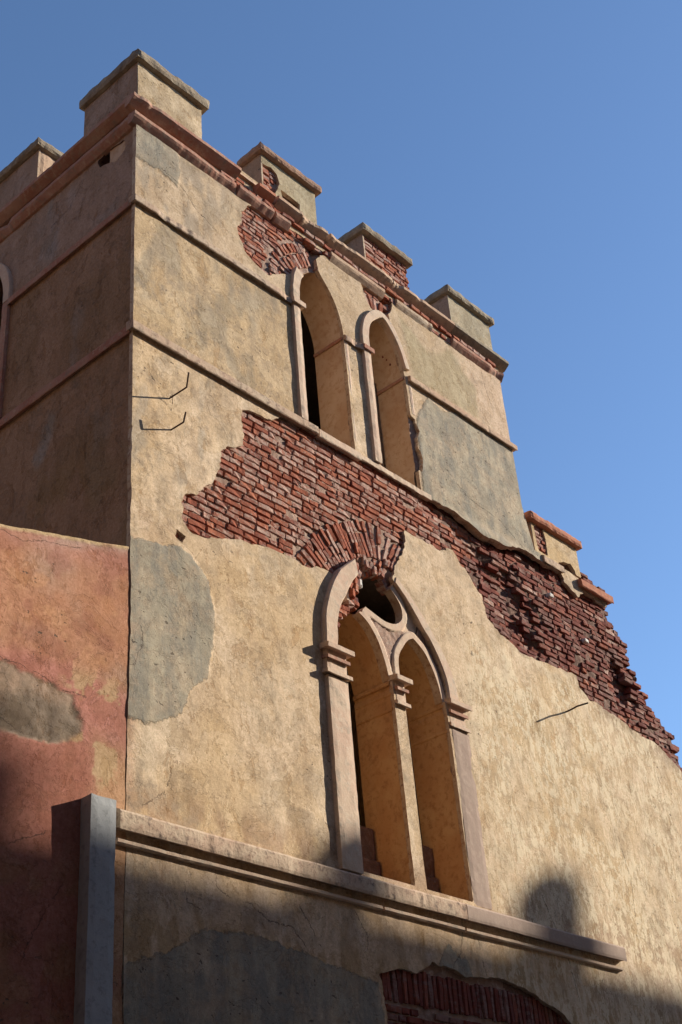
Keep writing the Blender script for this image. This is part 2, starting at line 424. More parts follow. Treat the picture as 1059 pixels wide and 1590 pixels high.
# ------------------------------------------------------------------ shapes of the wall, in metres (x along the sunny front, z up)
OUT = [(-.02, -1), (-.02, 13.46), (6.50, 13.46), (6.50, 10.92), (6.62, 10.30), (8.30, 10.24), (8.26, 9.92), (8.40, 9.80), (8.56, 9.67), (8.53, 9.55), (8.62, 9.41), (8.66, 9.28), (8.82, 9.2),
       (8.73, 9.02), (8.93, 8.97), (8.78, 8.84), (9.04, 8.69), (9.12, 8.60), (9.43, 8.55), (9.50, 8.04), (9.7, 7.6), (9.95, 6.8), (10.1, 6), (10.3, -1)]
BARE = [(1.42, 9.90), (1.41, 9.42), (1.18, 9.31), (1.12, 9.24), (1.10, 9.09), (1.0, 8.8), (.86, 8.65), (.60, 8.47), (.57, 8.23), (.71, 8.13), (.84, 8.14), (1.09, 8.23), (1.33, 8.31), (1.63, 8.36),
        (1.98, 8.38), (2.25, 8.39), (2.50, 8.43), (2.66, 8.40), (2.80, 8.10), (3.2, 8.2), (3.58, 8.66), (3.66, 8.82), (3.70, 8.95), (3.87, 9.22), (3.91, 9.48), (4.08, 9.49), (4.54, 9.48), (4.80, 9.57), (4.96, 9.42),
        (5.27, 9.16), (5.31, 8.89), (5.55, 8.74), (5.93, 8.63), (6.29, 8.61), (7.13, 8.70), (7.14, 8.53), (7.33, 8.41), (7.8, 8.36), (8.29, 8.26), (8.89, 8.21), (9.43, 7.94), (10.6, 7.2), (10.6, 10.2),
        (8.30, 10.14), (8.17, 10.03), (8.01, 10.05), (7.70, 10.10), (7.51, 9.97), (7.24, 10.06), (7.22, 10.19), (6.75, 10.16), (6.40, 10.20), (6.26, 10.20), (6.02, 10.10), (5.70, 10.02), (5.42, 9.98), (5.23, 10.05), (5.07, 10.12),
        (4.77, 10.17), (4.21, 10.16), (2.05, 10.16), (1.95, 10.02), (1.75, 9.93), (1.6, 9.95)]
SMALL = [(1.65, 12.96), (1.83, 13.05), (3.0, 13.06), (2.80, 12.90), (2.78, 12.70), (2.80, 12.58), (2.66, 12.56), (2.50, 12.42), (2.42, 12.22), (2.30, 12.30), (2.14, 12.2), (1.91, 12.07), (1.74, 12.09), (1.58, 12.13), (1.45, 12.37), (1.45, 12.47), (1.52, 12.61), (1.52, 12.78)]
ORANGE = [(3.60, 13.06), (3.63, 12.85), (3.70, 12.76), (3.74, 12.66), (3.85, 12.62), (4.0, 12.60), (4.12, 12.56), (4.10, 12.76), (4.18, 12.9), (4.20, 13.06)]
JAMB = [(4.2, 11.30), (4.37, 11.25), (4.43, 11.10), (4.38, 10.98), (4.37, 10.85), (4.41, 10.7), (4.38, 10.5), (4.2, 10.5)]
BOTTOM = [(2.81, 4.51), (3.10, 4.56), (3.36, 4.57), (3.48, 4.66), (3.59, 4.70), (3.86, 4.69), (4.0, 4.63), (4.17, 4.62), (4.5, 4.68), (4.76, 4.68), (4.95, 4.66), (5.14, 4.62), (5.43, 4.52), (5.64, 4.51), (5.77, 4.40), (5.95, 4.1), (5.9, 3.3), (2.95, 3.3), (2.90, 4.1), (2.84, 4.31)]
CHIP = [(.52, 8.10), (.63, 8.06), (.58, 7.97), (.50, 8.02)]
UL = [(2.38, 10.21)]+smooth([(2.38, 11.95), (2.40, 12.15), (2.48, 12.38), (2.62, 12.56), (2.79, 12.68)], 4)+smooth([(2.79, 12.68), (2.95, 12.50), (3.07, 12.30), (3.15, 12.04), (3.16, 11.8)], 4)+[(3.17, 10.21)]
UR = [(3.60, 10.21)]+smooth([(3.59, 11.95), (3.61, 12.2), (3.68, 12.38), (3.84, 12.55), (3.93, 12.58)], 4)+smooth([(3.93, 12.58), (4.08, 12.44), (4.17, 12.28), (4.26, 11.97), (4.29, 11.71)], 4)+[(4.33, 10.21)]
LLn = [(2.66, 5.38)]+smooth([(2.65, 7.5), (2.66, 7.75), (2.76, 7.94), (2.88, 8.08), (3.00, 8.15)], 4)+smooth([(3.00, 8.15), (3.14, 8.08), (3.26, 7.95), (3.35, 7.76), (3.42, 7.5)], 4)+[(3.45, 5.38)]
LR = [(3.62, 5.38)]+smooth([(3.59, 7.5), (3.60, 7.80), (3.70, 7.97), (3.80, 8.08), (3.89, 8.13)], 4)+smooth([(3.89, 8.13), (4.05, 8.03), (4.17, 7.86), (4.25, 7.64), (4.30, 7.3)], 4)+[(4.34, 5.38)]
OCU = smooth([(3.13, 8.54), (3.05, 8.40), (3.10, 8.27), (3.24, 8.22), (3.45, 8.18), (3.62, 8.21), (3.74, 8.32), (3.73, 8.47), (3.62, 8.60), (3.48, 8.68), (3.28, 8.66)], 3, True)
HOOD = [(2.55, 7.50)]+smooth([(2.55, 7.52), (2.60, 7.90), (2.74, 8.2), (2.93, 8.48), (3.15, 8.68), (3.42, 8.82)], 4)+smooth([(3.42, 8.82), (3.62, 8.72), (3.79, 8.59), (3.92, 8.42), (4.13, 8.18), (4.31, 7.85), (4.35, 7.52)], 4)+[(4.35, 7.50)]
RUBBLE = [(2.62, 7.70), (2.72, 7.72), (2.80, 7.93), (2.95, 8.10), (3.08, 8.16), (3.16, 8.30), (3.24, 8.53), (3.34, 8.61), (3.60, 8.60), (3.68, 8.72), (3.55, 9.0), (3.0, 9.0), (2.90, 8.50), (2.76, 8.3), (2.64, 8.02)]
CAV = [(4.95, 9.95), (5.7, 9.75), (6.1, 9.77), (6.2, 9.6), (6.42, 9.41), (6.67, 9.22), (6.3, 9.12), (6.55, 8.82), (6.08, 8.76), (5.75, 9.0), (5.6, 9.3), (5.3, 9.6)]
CAV2 = [(8.2, 9.25), (8.6, 9.3), (8.75, 9.1), (8.6, 8.7), (8.2, 8.6), (8.05, 8.85)]
CEM = [[(-.2, 7.8), (.15, 7.83), (.39, 7.86), (.54, 7.93), (.69, 7.88), (.87, 7.73), (.96, 7.41), (.93, 7.07), (.85, 6.73), (.65, 6.54), (.55, 6.31), (.3, 6.15), (.15, 6.11), (-.2, 6.11)],
       [(4.36, 10.0), (4.40, 11.15), (4.44, 11.36), (4.72, 11.77), (4.99, 11.68), (5.27, 11.82), (5.84, 11.90), (6.9, 11.9), (6.9, 10.9), (6.95, 10.2), (6.7, 9.9), (5.0, 9.9)],
       [(-.3, 12.96), (.36, 13.1), (.57, 12.99), (.60, 12.70), (.56, 12.46), (.30, 12.52), (.05, 12.50), (-.2, 12.55)],
       [(-.3, 3.2), (-.1, 4.16), (.42, 4.34), (.73, 4.55), (1.2, 4.60), (1.56, 4.58), (2.13, 4.50), (2.8, 4.42), (3.0, 3.2)],
       [(3.68, 4.66), (3.78, 4.84), (3.86, 4.91), (4.0, 4.80), (4.12, 4.82), (4.21, 4.60)]]
CRACKS = [[(.10, 6.97), (.12, 6.80), (.05, 6.62), (-.02, 6.56)], [(.42, 5.93), (.44, 5.75), (.38, 5.58), (.20, 5.45)], [(4.10, 5.31), (4.12, 5.08), (4.07, 4.95), (4.04, 4.85), (3.93, 4.75), (3.88, 4.66)],
          [(4.35, 5.02), (4.36, 4.85), (4.40, 4.72)], [(.90, 5.03), (.92, 4.9), (.99, 4.88)], [(.58, 4.82), (.60, 4.74), (.68, 4.72)], [(1.9, 4.88), (2.0, 4.75), (2.05, 4.68)], [(.40, 12.55), (.62, 12.5), (.85, 12.3), (1.05, 12.22)], [(6.05, 12.9), (6.1, 12.6), (6.18, 12.35)], [(4.9, 10.75), (5.3, 10.5), (5.9, 10.45), (6.4, 10.2)],
          [(2.6, 4.93), (2.7, 4.8), (2.68, 4.65)], [(1.32, 4.82), (1.5, 4.74), (1.75, 4.73), (1.85, 4.64)], [(7.4, 6.6), (7.5, 6.2), (7.45, 5.8)], [(5.6, 5.6), (5.9, 5.0), (5.95, 4.7)]]
MIX = lambda a, b, w: a*(1-w[:, None])+np.array(b)[None, :]*w[:, None]
def ss(x, a, b):
    t = np.clip((x-a)/(b-a), 0, 1); return t*t*(3-2*t)
def edge(z, s=0): return .016*fbm(z, z*0+4.0, 2.2, 6, 91+s)+.010*fbm(z, z*0+8.0, 9, 3, 95)      # the ragged joint between the two walls

def mx(*a):
    r = a[0]
    for q in a[1:]: r = np.maximum(r, q)
    return r
def openings(x, z): return mx(sdp(x, z, UL), sdp(x, z, UR), sdp(x, z, LLn), sdp(x, z, LR), sdp(x, z, OCU))
def bare(x, z):
    r = .045*fbm(x, z, 3.2, 5, 5)+.02*vn(x*13, z*27, 0, 8)
    return mx(sdp(x, z, BARE)+r, sdp(x, z, SMALL)+r*.8, sdp(x, z, ORANGE)+r*.7, sdp(x, z, BOTTOM)+r*.8, sdp(x, z, JAMB)+r*.6, sdp(x, z, CHIP)+.01*vn(x*20, z*20))
def jag(x, z): return np.maximum(0, x-6.9)*0.012*vn(x*6, z*13.5, 0, 3)*0+.03*vn(x*5, np.floor(z/.074)*3.1, 0, 12)*(x > 6.7)
def outline(x, z):
    s = sdp(x, z, OUT, 1.0)+jag(x, z)
    return np.minimum(s, np.where(z < 9, x-(-.015+edge(z)), x+.02))
def cavity(x, z):
    """how far the brickwork has been eaten back"""
    dk = ss(x, 4.6, 5.6)
    d = .010*fbm(x, z, 2.5, 4, 41)+.03*dk*fbm(x, z, 2.2, 4, 42)+.02*dk
    d = d+.10*ss(sdp(x, z, CAV), -.12, .12)+.09*ss(sdp(x, z, CAV2), -.12, .12)
    d = d+.06*ss(z+.18*fbm(x, z, 2, 2, 4), 9.85, 10.15)*ss(x, 3.9, 4.8)*(z < 10.5)*ss(x, 7.2, 6.6)
    d = d+.09*ss(-sdp(x, z, RUBBLE), .08, -.06)*ss(z, 7.6, 7.9)*ss(z, 8.85, 8.65)
    d = d+.05*ss(z, 12.5, 12.9)*ss(np.abs(x-2.75), .14, .03)+.06*ss(np.abs(x-4.08), .07, .02)*(z > 12.5)
    return np.maximum(d, -.012)

def tint(x, z):
    n = fbm(x, z, .9, 4, 61); n2 = fbm(x, z*.6, 2.6, 4, 62); n3 = fbm(x*1.4, z*.5, 5, 4, 63)
    c = np.array([.65, .515, .37])[None, :]+0*x[:, None]
    c = MIX(c, (.60, .45, .275), ss(n, -.1, .4)*.65)                       # yellower
    c = MIX(c, (.71, .58, .43), ss(n2, .0, .4)*.8)                         # creamier
    n4 = fbm(x*2.4, z*.35, 3.5, 5, 66); n5 = fbm(x, z, 6, 5, 67)
    c = MIX(c, (.40, .32, .23), ss(n5+.5*n2, .12, .35)*.40)
    for zt, ln in ((11.80, .5), (10.10, .6), (7.2, .9), (5.8, .45)):                    # rain streaks under the mouldings and grime above the ledge
        c = MIX(c, (.34, .27, .195), ss(zt-z, ln, .0)*(z < zt)*ss(n4, .0, .35)*(.5 if zt > 8 or zt < 6 else .22))
    up = ss(z, 11.80, 11.9)                                                 # frieze under the cornice
    c = MIX(c, (.52, .41, .29), up*.75)
    c = MIX(c, (.36, .305, .24), up*ss(n3+.4*n2, .0, .4)*ss(x, 2.4, .6)*.85)
    c = MIX(c, (.60, .46, .34), up*ss(x, 5.3, 5.9)*.9)
    c = MIX(c, (.40, .34, .22), up*ss(sdp(x, z, [(4.3, 12.9), (4.8, 12.6), (5.4, 12.9), (5.85, 12.5), (5.8, 12.0), (4.5, 11.9)])+.12*n2, -.02, .08)*.8)
    mid = ss(z, 10.1, 10.25)*(1-up)*ss(x, 2.4, 2.2)
    c = MIX(c, (.53, .41, .26), mid*.75); c = MIX(c, (.33, .29, .225), mid*ss(n2+n3*.6, .0, .5)*.65)
    c = MIX(c, (.38, .35, .30), ss(n3+n2*.5, .12, .5)*ss(x, 1.6, .8)*ss(z, 7.9, 8.3)*(z < 10.1)*.55)
    c = MIX(c, (.50, .33, .22), ss(n3, .1, .5)*ss(z, 6.9, 7.6)*(z < 8.2)*ss(x, 2.2, 1.2)*.25)
    low = ss(z, 5.4, 5.0)  # tones below the ledge raised to brighten the shaded foot
    c = MIX(c, (.66, .49, .33), low*.8); c = MIX(c, (.48, .33, .18), low*ss(n3+n2*.7, -.02, .12)*.85)
    c = MIX(c, (.52, .43, .36), low*ss(n2, -.3, .1)*ss(z, 4.5, 4.8)*.6)
    c = MIX(c, (.36, .24, .17), ss(z, 5.75, 5.40)*ss(z, 5.2, 5.3)*ss(n3+.3, .0, .4)*.6)     # grime above the ledge
    c = MIX(c, (.30, .22, .16), ss(-sdp(x, z, BARE), .28, .0)*ss(x, 6.4, 7.6)*ss(n2+.5, .1, .6)*.75)
    c = MIX(c, (.52, .31, .22), ss(x+.08*n3, .14, .0)*ss(z, 8.0, 7.4)*ss(z, 5.2, 5.7)*.55)
    return c
def wear(x, z):
    n = fbm(x, z, 1.2, 3, 71)
    fl = ss(x, 4.2, 5.2)*ss(z+.25*n, 9.0, 8.3)*.85+.18*ss(n, .0, .4)
    di = .25+.5*ss(n, .0, .6)+.45*ss(z, 10.2, 10.3)*ss(x, 2.5, 2.0)*ss(z, 11.9, 11.7)+.4*ss(x, 1.5, 1.0)*ss(z, 8.0, 8.4)*(z < 10.1)
    di = di*(1-.6*ss(x, 4.2, 5.0)*(z < 9))
    ce = mx(*[sdp(x, z, p) for p in CEM]); ce = .5+np.clip(ce*2.5, -.5, .5)
    return np.stack([np.clip(fl, 0, 1), np.clip(di, 0, 1), ce], -1)
def crackmap(cracks):
    def f(x, z):
        best = np.full(x.shape, .4); sg = np.full(x.shape, .4)
        for poly in cracks:
            for a, b in zip(poly[:-1], poly[1:]):
                a = np.array(a); b = np.array(b); e = b-a; L = np.hypot(*e)
                t = np.clip(((x-a[0])*e[0]+(z-a[1])*e[1])/L**2, 0, 1); d = np.hypot(x-a[0]-t*e[0], z-a[1]-t*e[1])
                s = ((x-a[0])*e[1]-(z-a[1])*e[0])/L; m = d < best
                sg = np.where(m, s, sg); best = np.where(m, d, best)
        pk = ss(fbm(x, z, .8, 2, 77), .0, .35)*.8
        return np.stack([sg+.5, best, pk], -1)
    return f

# ------------------------------------------------------------------ the ground
def plane(name, x0, x1, y0, y1, z, mat, kind='structure'):
    me = bpy.data.meshes.new(name); me.from_pydata([(x0, y0, z), (x1, y0, z), (x1, y1, z), (x0, y1, z)], [], [(0, 1, 2, 3)]); me.materials.append(mat)
    o = link(name, me); o['kind'] = kind; return o
plane('ground', -600, 600, -600, 600, 0, M['ground'])

# ------------------------------------------------------------------ the building
B = thing('ruined_building', (0, 0, 0), 'ruined cream plaster building with battlements, pointed windows and bare red brick patches', 'building')

# plaster skin of the front
def ph_front(x, z):
    o = mx(openings(x, z), sdp(x, z, HOOD))
    return np.minimum(np.minimum(outline(x, z), -o), -bare(x, z))
def f_front(x, z):
    d = -.030+.006*fbm(x, z, 1.5, 4, 31)+.0035*fbm(x, z, 7, 3, 32)
    cem = mx(*[sdp(x, z, p) for p in CEM[:3]]); d = d-.008*ss(cem, -.015, .015)
    br = bare(x, z); d = d-.010*ss(br, -.10, .0)*fbm(x, z, 4, 2, 35)
    d = d-.05*ss(z, 10.25, 10.02)*ss(z, 9.85, 10.0)*ss(x, 4.4, 4.9)*ss(x, 6.9, 6.4)   # cement lip hanging over the brick
    return d
slab('plaster_wall', (-.06, 10.34), (3.30, 13.46), .02, ph_front, f_front, .022, 'x', (M['plaster'], M['broken']), B, {'tint': tint, 'wear': wear, 'crk': crackmap(CRACKS)})
slab('lower_plaster', (-.06, 10.34), (-.1, 3.30), .10, outline, lambda x, z: -.030+.006*fbm(x, z, 1.5, 4, 31), .022, 'x', (M['plaster'], M['broken']), B, {'tint': tint, 'wear': wear, 'crk': crackmap(CRACKS)})

# masonry core with the openings cut through it
def core_open(x, z): return mx(sdp(x, z, UL), sdp(x, z, UR), sdp(x, z, LLn)+.010*(z > 7.4), sdp(x, z, LR)+.010*(z > 7.4), np.minimum(np.minimum(sdp(x, z, OCU)+.26, z-8.17), 8.73-z-.3*np.abs(x-3.45)))
def ph_core(x, z): return np.minimum(np.minimum(outline(x, z), x-.014), -core_open(x, z))
def f_core(x, z): return .015+np.maximum(cavity(x, z), 0)+.011*fbm(x, z, 9, 3, 44)+.008*vn(x*45, z*45, 0, 45)
core = slab('masonry_core', (-.06, 10.34), (-.1, 13.46), .024, ph_core, f_core, lambda x, z: np.where(z > 9, .44, .50), 'x', (M['mortar'], M['reveal']), B, None, True)
me = core.data; me.materials.append(M['reveal_up']); me.materials.append(M['mortar_dark']); me.materials.append(M['inside'])
nP = len(me.polygons); cen = np.zeros(nP*3); me.polygons.foreach_get('center', cen); cen = cen.reshape(-1, 3); mi = np.zeros(nP, np.int32); me.polygons.foreach_get('material_index', mi)
nr = np.zeros(nP*3); me.polygons.foreach_get('normal', nr); nr = nr.reshape(-1, 3)
mi[(mi == 1) & (cen[:, 2] > 8.19) & (cen[:, 2] < 9) & (cen[:, 0] < 4.3)] = 4  # soffits round the oculus coloured dark to read as unlit interior
mi[(mi == 1) & (cen[:, 2] > 9)] = 2
mi[(mi == 0) & (cen[:, 0] > 4.9+.5*fbm(cen[:, 0], cen[:, 2], 2, 3, 9)) & (cen[:, 2] < 10.4)] = 3
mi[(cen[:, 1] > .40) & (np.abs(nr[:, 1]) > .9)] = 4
me.polygons.foreach_set('material_index', mi)

# left flank of the tower, in shade
LW = [(2.20, 10.21)]+smooth([(2.19, 11.9), (2.20, 12.15), (2.30, 12.4), (2.46, 12.6), (2.6, 12.64)], 4)+smooth([(2.6, 12.64), (2.8, 12.5), (2.95, 12.2), (3.0, 11.9)], 4)+[(3.0, 10.21)]
def ph_left(y, z):
    hole = sdp(y, z, [(.16, 12.78), (.20, 12.93), (.50, 12.97), (.62, 12.93), (.58, 12.83), (.30, 12.72)])+.01+.015*vn(y*20, z*20)
    s = np.minimum(y+.012, -mx(sdp(y, z, LW), hole))
    return np.minimum(s, y-(.008+.012*fbm(z, z*0, 3, 4, 17))*ss(z, 9.6, 9.0))
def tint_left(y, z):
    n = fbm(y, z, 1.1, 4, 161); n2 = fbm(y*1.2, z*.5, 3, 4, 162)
    c = np.array([.38, .25, .165])[None, :]+0*y[:, None]  # pinkish brown, base lowered to deepen the flank's shade
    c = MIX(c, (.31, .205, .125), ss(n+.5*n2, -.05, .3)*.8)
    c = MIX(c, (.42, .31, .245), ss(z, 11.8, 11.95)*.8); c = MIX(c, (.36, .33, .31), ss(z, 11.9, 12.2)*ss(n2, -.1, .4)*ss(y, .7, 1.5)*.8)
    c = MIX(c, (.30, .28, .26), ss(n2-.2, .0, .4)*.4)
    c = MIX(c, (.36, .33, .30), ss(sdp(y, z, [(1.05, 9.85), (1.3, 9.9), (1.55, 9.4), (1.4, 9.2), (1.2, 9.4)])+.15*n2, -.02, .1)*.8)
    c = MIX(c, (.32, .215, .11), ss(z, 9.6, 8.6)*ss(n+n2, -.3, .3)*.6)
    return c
def wear_left(y, z):
    return np.stack([0*y, .25+.3*ss(fbm(y, z, 1.5, 3, 171), 0, .5), 0*y], -1)
LC = [[(.9, 12.8), (1.1, 12.6), (1.5, 12.5)]]
left_c = slab('flank_wall', (-.03, 5.2), (5.2, 13.46), .03, ph_left, lambda y, z: -.004+.006*fbm(y, z, 1.4, 4, 131)+.003*fbm(y, z, 7, 3, 132), .44, 'y', (M['plaster_left'], M['mortar_dark']), B,  # dark mortar on the cut sides stands in for shade in the openings
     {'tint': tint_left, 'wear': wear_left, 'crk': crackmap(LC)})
# remaining walls and the roof of the tower
def wall_box(name, a, b, mat, seg=.6, amp=.01, label=None): return rough_box(name, (a, b), seg, amp, mat, B, 3, label, rnd=.0)
wall_box('rear_wall', (.05, 4.8, 0), (6.5, 5.2, 13.4), M['street_wall'])
wall_box('side_wall', (6.1, .60, 0), (6.47, 4.78, 13.4), M['street_wall'])
wall_box('flank_wall_base', (.02, .5, 0), (.44, 4.78, 5.19), M['street_wall'])
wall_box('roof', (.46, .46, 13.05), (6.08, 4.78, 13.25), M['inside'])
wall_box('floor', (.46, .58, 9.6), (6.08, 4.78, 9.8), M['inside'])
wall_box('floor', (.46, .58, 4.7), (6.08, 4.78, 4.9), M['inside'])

# ------------------------------------------------------------------ mouldings
def P2(z0, z1, p): return [(-.03, z0+.02), (p*.72, z0+.018), (p*.92, z0), (p, z0+.1*(z1-z0)), (p, z1-.12*(z1-z0)), (p*.8, z1), (-.03, z1+.02)]
def PO(z0, z1, p): return [(-.02, z0-.01), (p*.35, z0), (p*.8, z0+.35*(z1-z0)), (p, z0+.55*(z1-z0)), (p, z1-.1*(z1-z0)), (p*.85, z1), (-.02, z1+.01)]
Z1, Z2 = (11.80, 11.89), (10.10, 10.21)
pf = .05
for a, b, s in ((-.055, 2.30, 1), (3.165, 3.47, 2), (4.33, 6.56, 3)): molding('string_course', a, b, P2(*Z1, pf+.035), 'x', M['pink'] if s < 3 else M['cornice_pale'], B, s, chips=.5)
molding('string_course', 0, 2.10, P2(Z1[0], Z1[1], .05), 'y', M['cornice'], B, 5, chips=.2)
molding('string_course', 3.1, 5.2, P2(Z1[0], Z1[1], .05), 'y', M['cornice'], B, 6, chips=.2)
molding('string_course', -.055, 2.52, P2(*Z2, .08), 'x', M['pink'], B, 7, chips=.25)
molding('string_course', 2.54, 3.22, P2(Z2[0]-.01, Z2[1]-.01, .075), 'x', M['frame'], B, 8, chips=.2)
molding('string_course', 3.24, 4.50, P2(Z2[0]+.03, Z2[1], .045), 'x', M['frame'], B, 9, amp=.012, chips=.9)
molding('string_course', 4.52, 4.98, P2(Z2[0]+.05, Z2[1]+.01, .035), 'x', M['broken'], B, 10, amp=.012, chips=.9)
molding('string_course', 0, 5.2, P2(Z2[0], Z2[1], .05), 'y', M['cornice'], B, 11, chips=.15)
# crowning cornice
for a, b, m, ch, s, p in ((-.09, 1.42, 'cornice', .25, 21, .10), (1.46, 2.02, 'cornice', .3, 22, .10), (2.06, 2.30, 'cornice', .9, 23, .09), (3.02, 4.02, 'cornice_pale', .7, 24, .08), (4.26, 4.98, 'broken', .8, 25, .07), (5.40, 6.53, 'cornice', .5, 26, .09)):
    molding('cornice_lower_moulding', a, b, PO(12.98, 13.11, p), 'x', M[m], B, s, amp=.007, chips=ch)
for a, b, m, ch, s, dz in ((-.14, 1.44, 'cornice', .25, 31, 0), (1.74, 2.00, 'terracotta', .3, 32, -.02), (2.06, 2.46, 'cornice_pale', .2, 33, .0), (2.47, 2.90, 'cornice_pale', .3, 34, -.015), (2.96, 4.12, 'cornice_pale', .15, 35, .0), (4.13, 5.40, 'cornice_pale', .35, 36, .0), (5.41, 6.62, 'cap', .2, 37, .0)):
    molding('cornice_upper_moulding', a, b, PO(13.20+dz, 13.33+dz, .15), 'x', M[m], B, s, amp=.006, chips=ch)
molding('cornice_lower_moulding', 0, 5.2, PO(12.98, 13.11, .09), 'y', M['cornice'], B, 41, amp=.006, chips=.5)
molding('cornice_upper_moulding', 0, 5.2, PO(13.20, 13.33, .14), 'y', M['cornice'], B, 42, amp=.006, chips=.4)
molding('parapet_coping', 5.46, 6.60, [(-.03, 13.32), (.10, 13.335), (.08, 13.40), (.0, 13.46), (-.2, 13.47)], 'x', M['cap'], B, 43)
molding('parapet_coping', -.06, 5.44, [(-.03, 13.32), (.07, 13.335), (.06, 13.38), (.0, 13.46), (-.2, 13.47)], 'x', M['cornice_pale'], B, 44, amp=.01, chips=.3)
molding('parapet_coping', .0, 5.2, [(-.03, 13.32), (.08, 13.335), (.06, 13.38), (.0, 13.46), (-.2, 13.47)], 'y', M['cornice'], B, 45, amp=.01)
rough_box('parapet_wall', ((.05, .02, 13.26), (6.45, .30, 13.455)), .1, .008, M['cornice_pale'], B, 9)
rough_box('parapet_wall', ((.02, .31, 13.26), (.30, 5.15, 13.455)), .1, .008, M['cornice'], B, 10)
# ledge of the lower storey
for a, b, s in ((-.145, 2.9, 51), (2.905, 4.09, 52), (4.10, 6.92, 53)):
    molding('ledge_fascia', a, b, [(-.02, 5.175), (.095, 5.165), (.115, 5.150), (.120, 5.175), (.120, 5.285), (.108, 5.305), (.02, 5.345), (-.02, 5.35)], 'x', M['pink'] if s < 53 else M['frame_plain'], B, s, amp=.004, chips=.12)
    molding('ledge_fillet', a+.02, b-(.05 if s == 53 else 0), [(-.02, 5.055), (.06, 5.05), (.072, 5.062), (.072, 5.088), (.05, 5.095), (-.02, 5.10)], 'x', M['frame'], B, s+5, amp=.003, chips=.12)

# ------------------------------------------------------------------ window surrounds
def strip(name, x0, x1, z0, z1, y0, y1, mat, seed=0, amp=.004): return rough_box(name, ((x0, y0, z0), (x1, y1, z1)), .06, amp, mat, B, seed, rnd=.006)
strip('window_surround', 2.27, 2.382, 10.21, 11.90, -.075, .02, M['frame'], 1)
band('window_surround', [(2.27, 11.90), (2.275, 12.10), (2.31, 12.30), (2.36, 12.44)], [(2.385, 11.90), (2.39, 12.08), (2.43, 12.26), (2.48, 12.36)], -.075, .02, 'x', M['frame'], B, seed=3)
molding('surround_block', 2.25, 2.44, P2(11.82, 11.90, .105), 'x', M['frame'], B, 61)
strip('window_surround', 3.17, 3.235, 10.21, 11.86, -.034, .01, M['frame'], 6)
strip('window_surround', 3.47, 3.592, 10.21, 11.90, -.080, .02, M['frame'], 2)
band('window_surround', [(3.47, 11.90), (3.475, 12.12), (3.55, 12.38), (3.73, 12.60), (3.93, 12.66), (4.12, 12.55), (4.25, 12.30), (4.34, 11.98)],
     [(3.595, 11.90), (3.60, 12.12), (3.66, 12.33), (3.80, 12.50), (3.925, 12.575), (4.04, 12.48), (4.17, 12.28), (4.27, 11.97)], -.075, .02, 'x', M['frame'], B, seed=4)
molding('surround_block', 3.455, 3.635, P2(11.82, 11.90, .105), 'x', M['cornice'], B, 62)
strip('window_surround', 4.335, 4.40, 11.32, 11.80, -.038, .01, M['frame'], 7)
# the thin string carried round the deep reveals
def reveal_string(x, y0, y1, z, p=.02, h=.05, mat='cornice', seed=0, q=0):
    return rough_box('reveal_string', ((x-p, y0, z), (x+.01, y1, z+h)), .05, .004, M[mat], B, seed, rnd=.006)
reveal_string(3.155, -.02, .44, 11.82, .02, .05, 'cornice', 1); reveal_string(4.272, -.02, .44, 11.82, .02, .05, 'cornice', 2)
for (y, z, dy, dz) in ((.10, 12.10, .05, .10), (.13, 12.18, .06, .08), (.17, 12.24, .05, .09), (.21, 12.05, .04, .06), (.08, 12.03, .03, .05)):
    xx = 4.26-.30*max(0, z-12.0)
    rough_box('missing_plaster', ((xx-.012, y, z), (xx+.06, y+dy, z+dz)), .02, .010, M['brick_dark'], B, int(z*50), rnd=.012)
# old timber frame left in the right upper window, at the back of the reveal
strip('window_post', 4.20, 4.26, 10.22, 12.0, .40, .46, M['wood'], 8); strip('window_post', 3.62, 3.68, 10.22, 12.1, .40, .46, M['wood'], 9)
# lower window
strip('window_jamb', 2.38, 2.665, 5.33, 7.22, -.085, .02, M['frame'], 11)
band('hood_arch', [(2.37, 7.52), (2.40, 7.89), (2.52, 8.23), (2.68, 8.48), (2.92, 8.70)], [(2.54, 7.52), (2.60, 7.93), (2.73, 8.20), (2.86, 8.40), (2.955, 8.52)], -.095, .03, 'x', M['frame'], B, seed=12, amp=.006)
band('hood_arch', [(4.53, 7.52), (4.48, 7.83), (4.35, 8.08), (4.21, 8.27), (4.05, 8.46), (3.83, 8.66), (3.66, 8.78)], [(4.36, 7.52), (4.33, 7.83), (4.16, 8.14), (4.05, 8.26), (3.92, 8.42), (3.78, 8.58), (3.64, 8.70)], -.042, .04, 'x', M['frame'], B, seed=13)
strip('window_jamb', 4.34, 4.64, 5.35, 7.22, -.036, .02, M['frame_plain'], 14, .003)
strip('mullion', 3.452, 3.618, 5.39, 7.22, -.012, .10, M['frame'], 15)
for (x0, x1, p) in ((2.34, 2.72, .13), (3.42, 3.66, .085), (4.30, 4.66, .075)):
    s = int(x0*10)
    molding('capital_slab', x0, x1, P2(7.47, 7.535, p+.02), 'x', M['frame'], B, s, amp=.004); molding('capital_slab', x0+.02, x1-.04, P2(7.375, 7.42, p-.012), 'x', M['cornice'], B, s+1, amp=.004)
    molding('capital_slab', x0+.01, x1-.02, P2(7.22, 7.27, p-.018), 'x', M['frame'], B, s+2, amp=.005)
    q = p-.045 if p > .08 else .034
    rough_box('capital_neck', ((x0+.035, -q, 7.235), (x1-.06, .03, 7.50)), .05, .004, M['frame'], B, s+3, rnd=.004)
for x in (3.438, 4.318):
    for z, h in ((7.44, .05), (7.33, .035), (7.16, .04)): reveal_string(x+.012 if z < 7.4 else x-.004, .0, .50, z, .038, h, 'reveal', int(z*10))
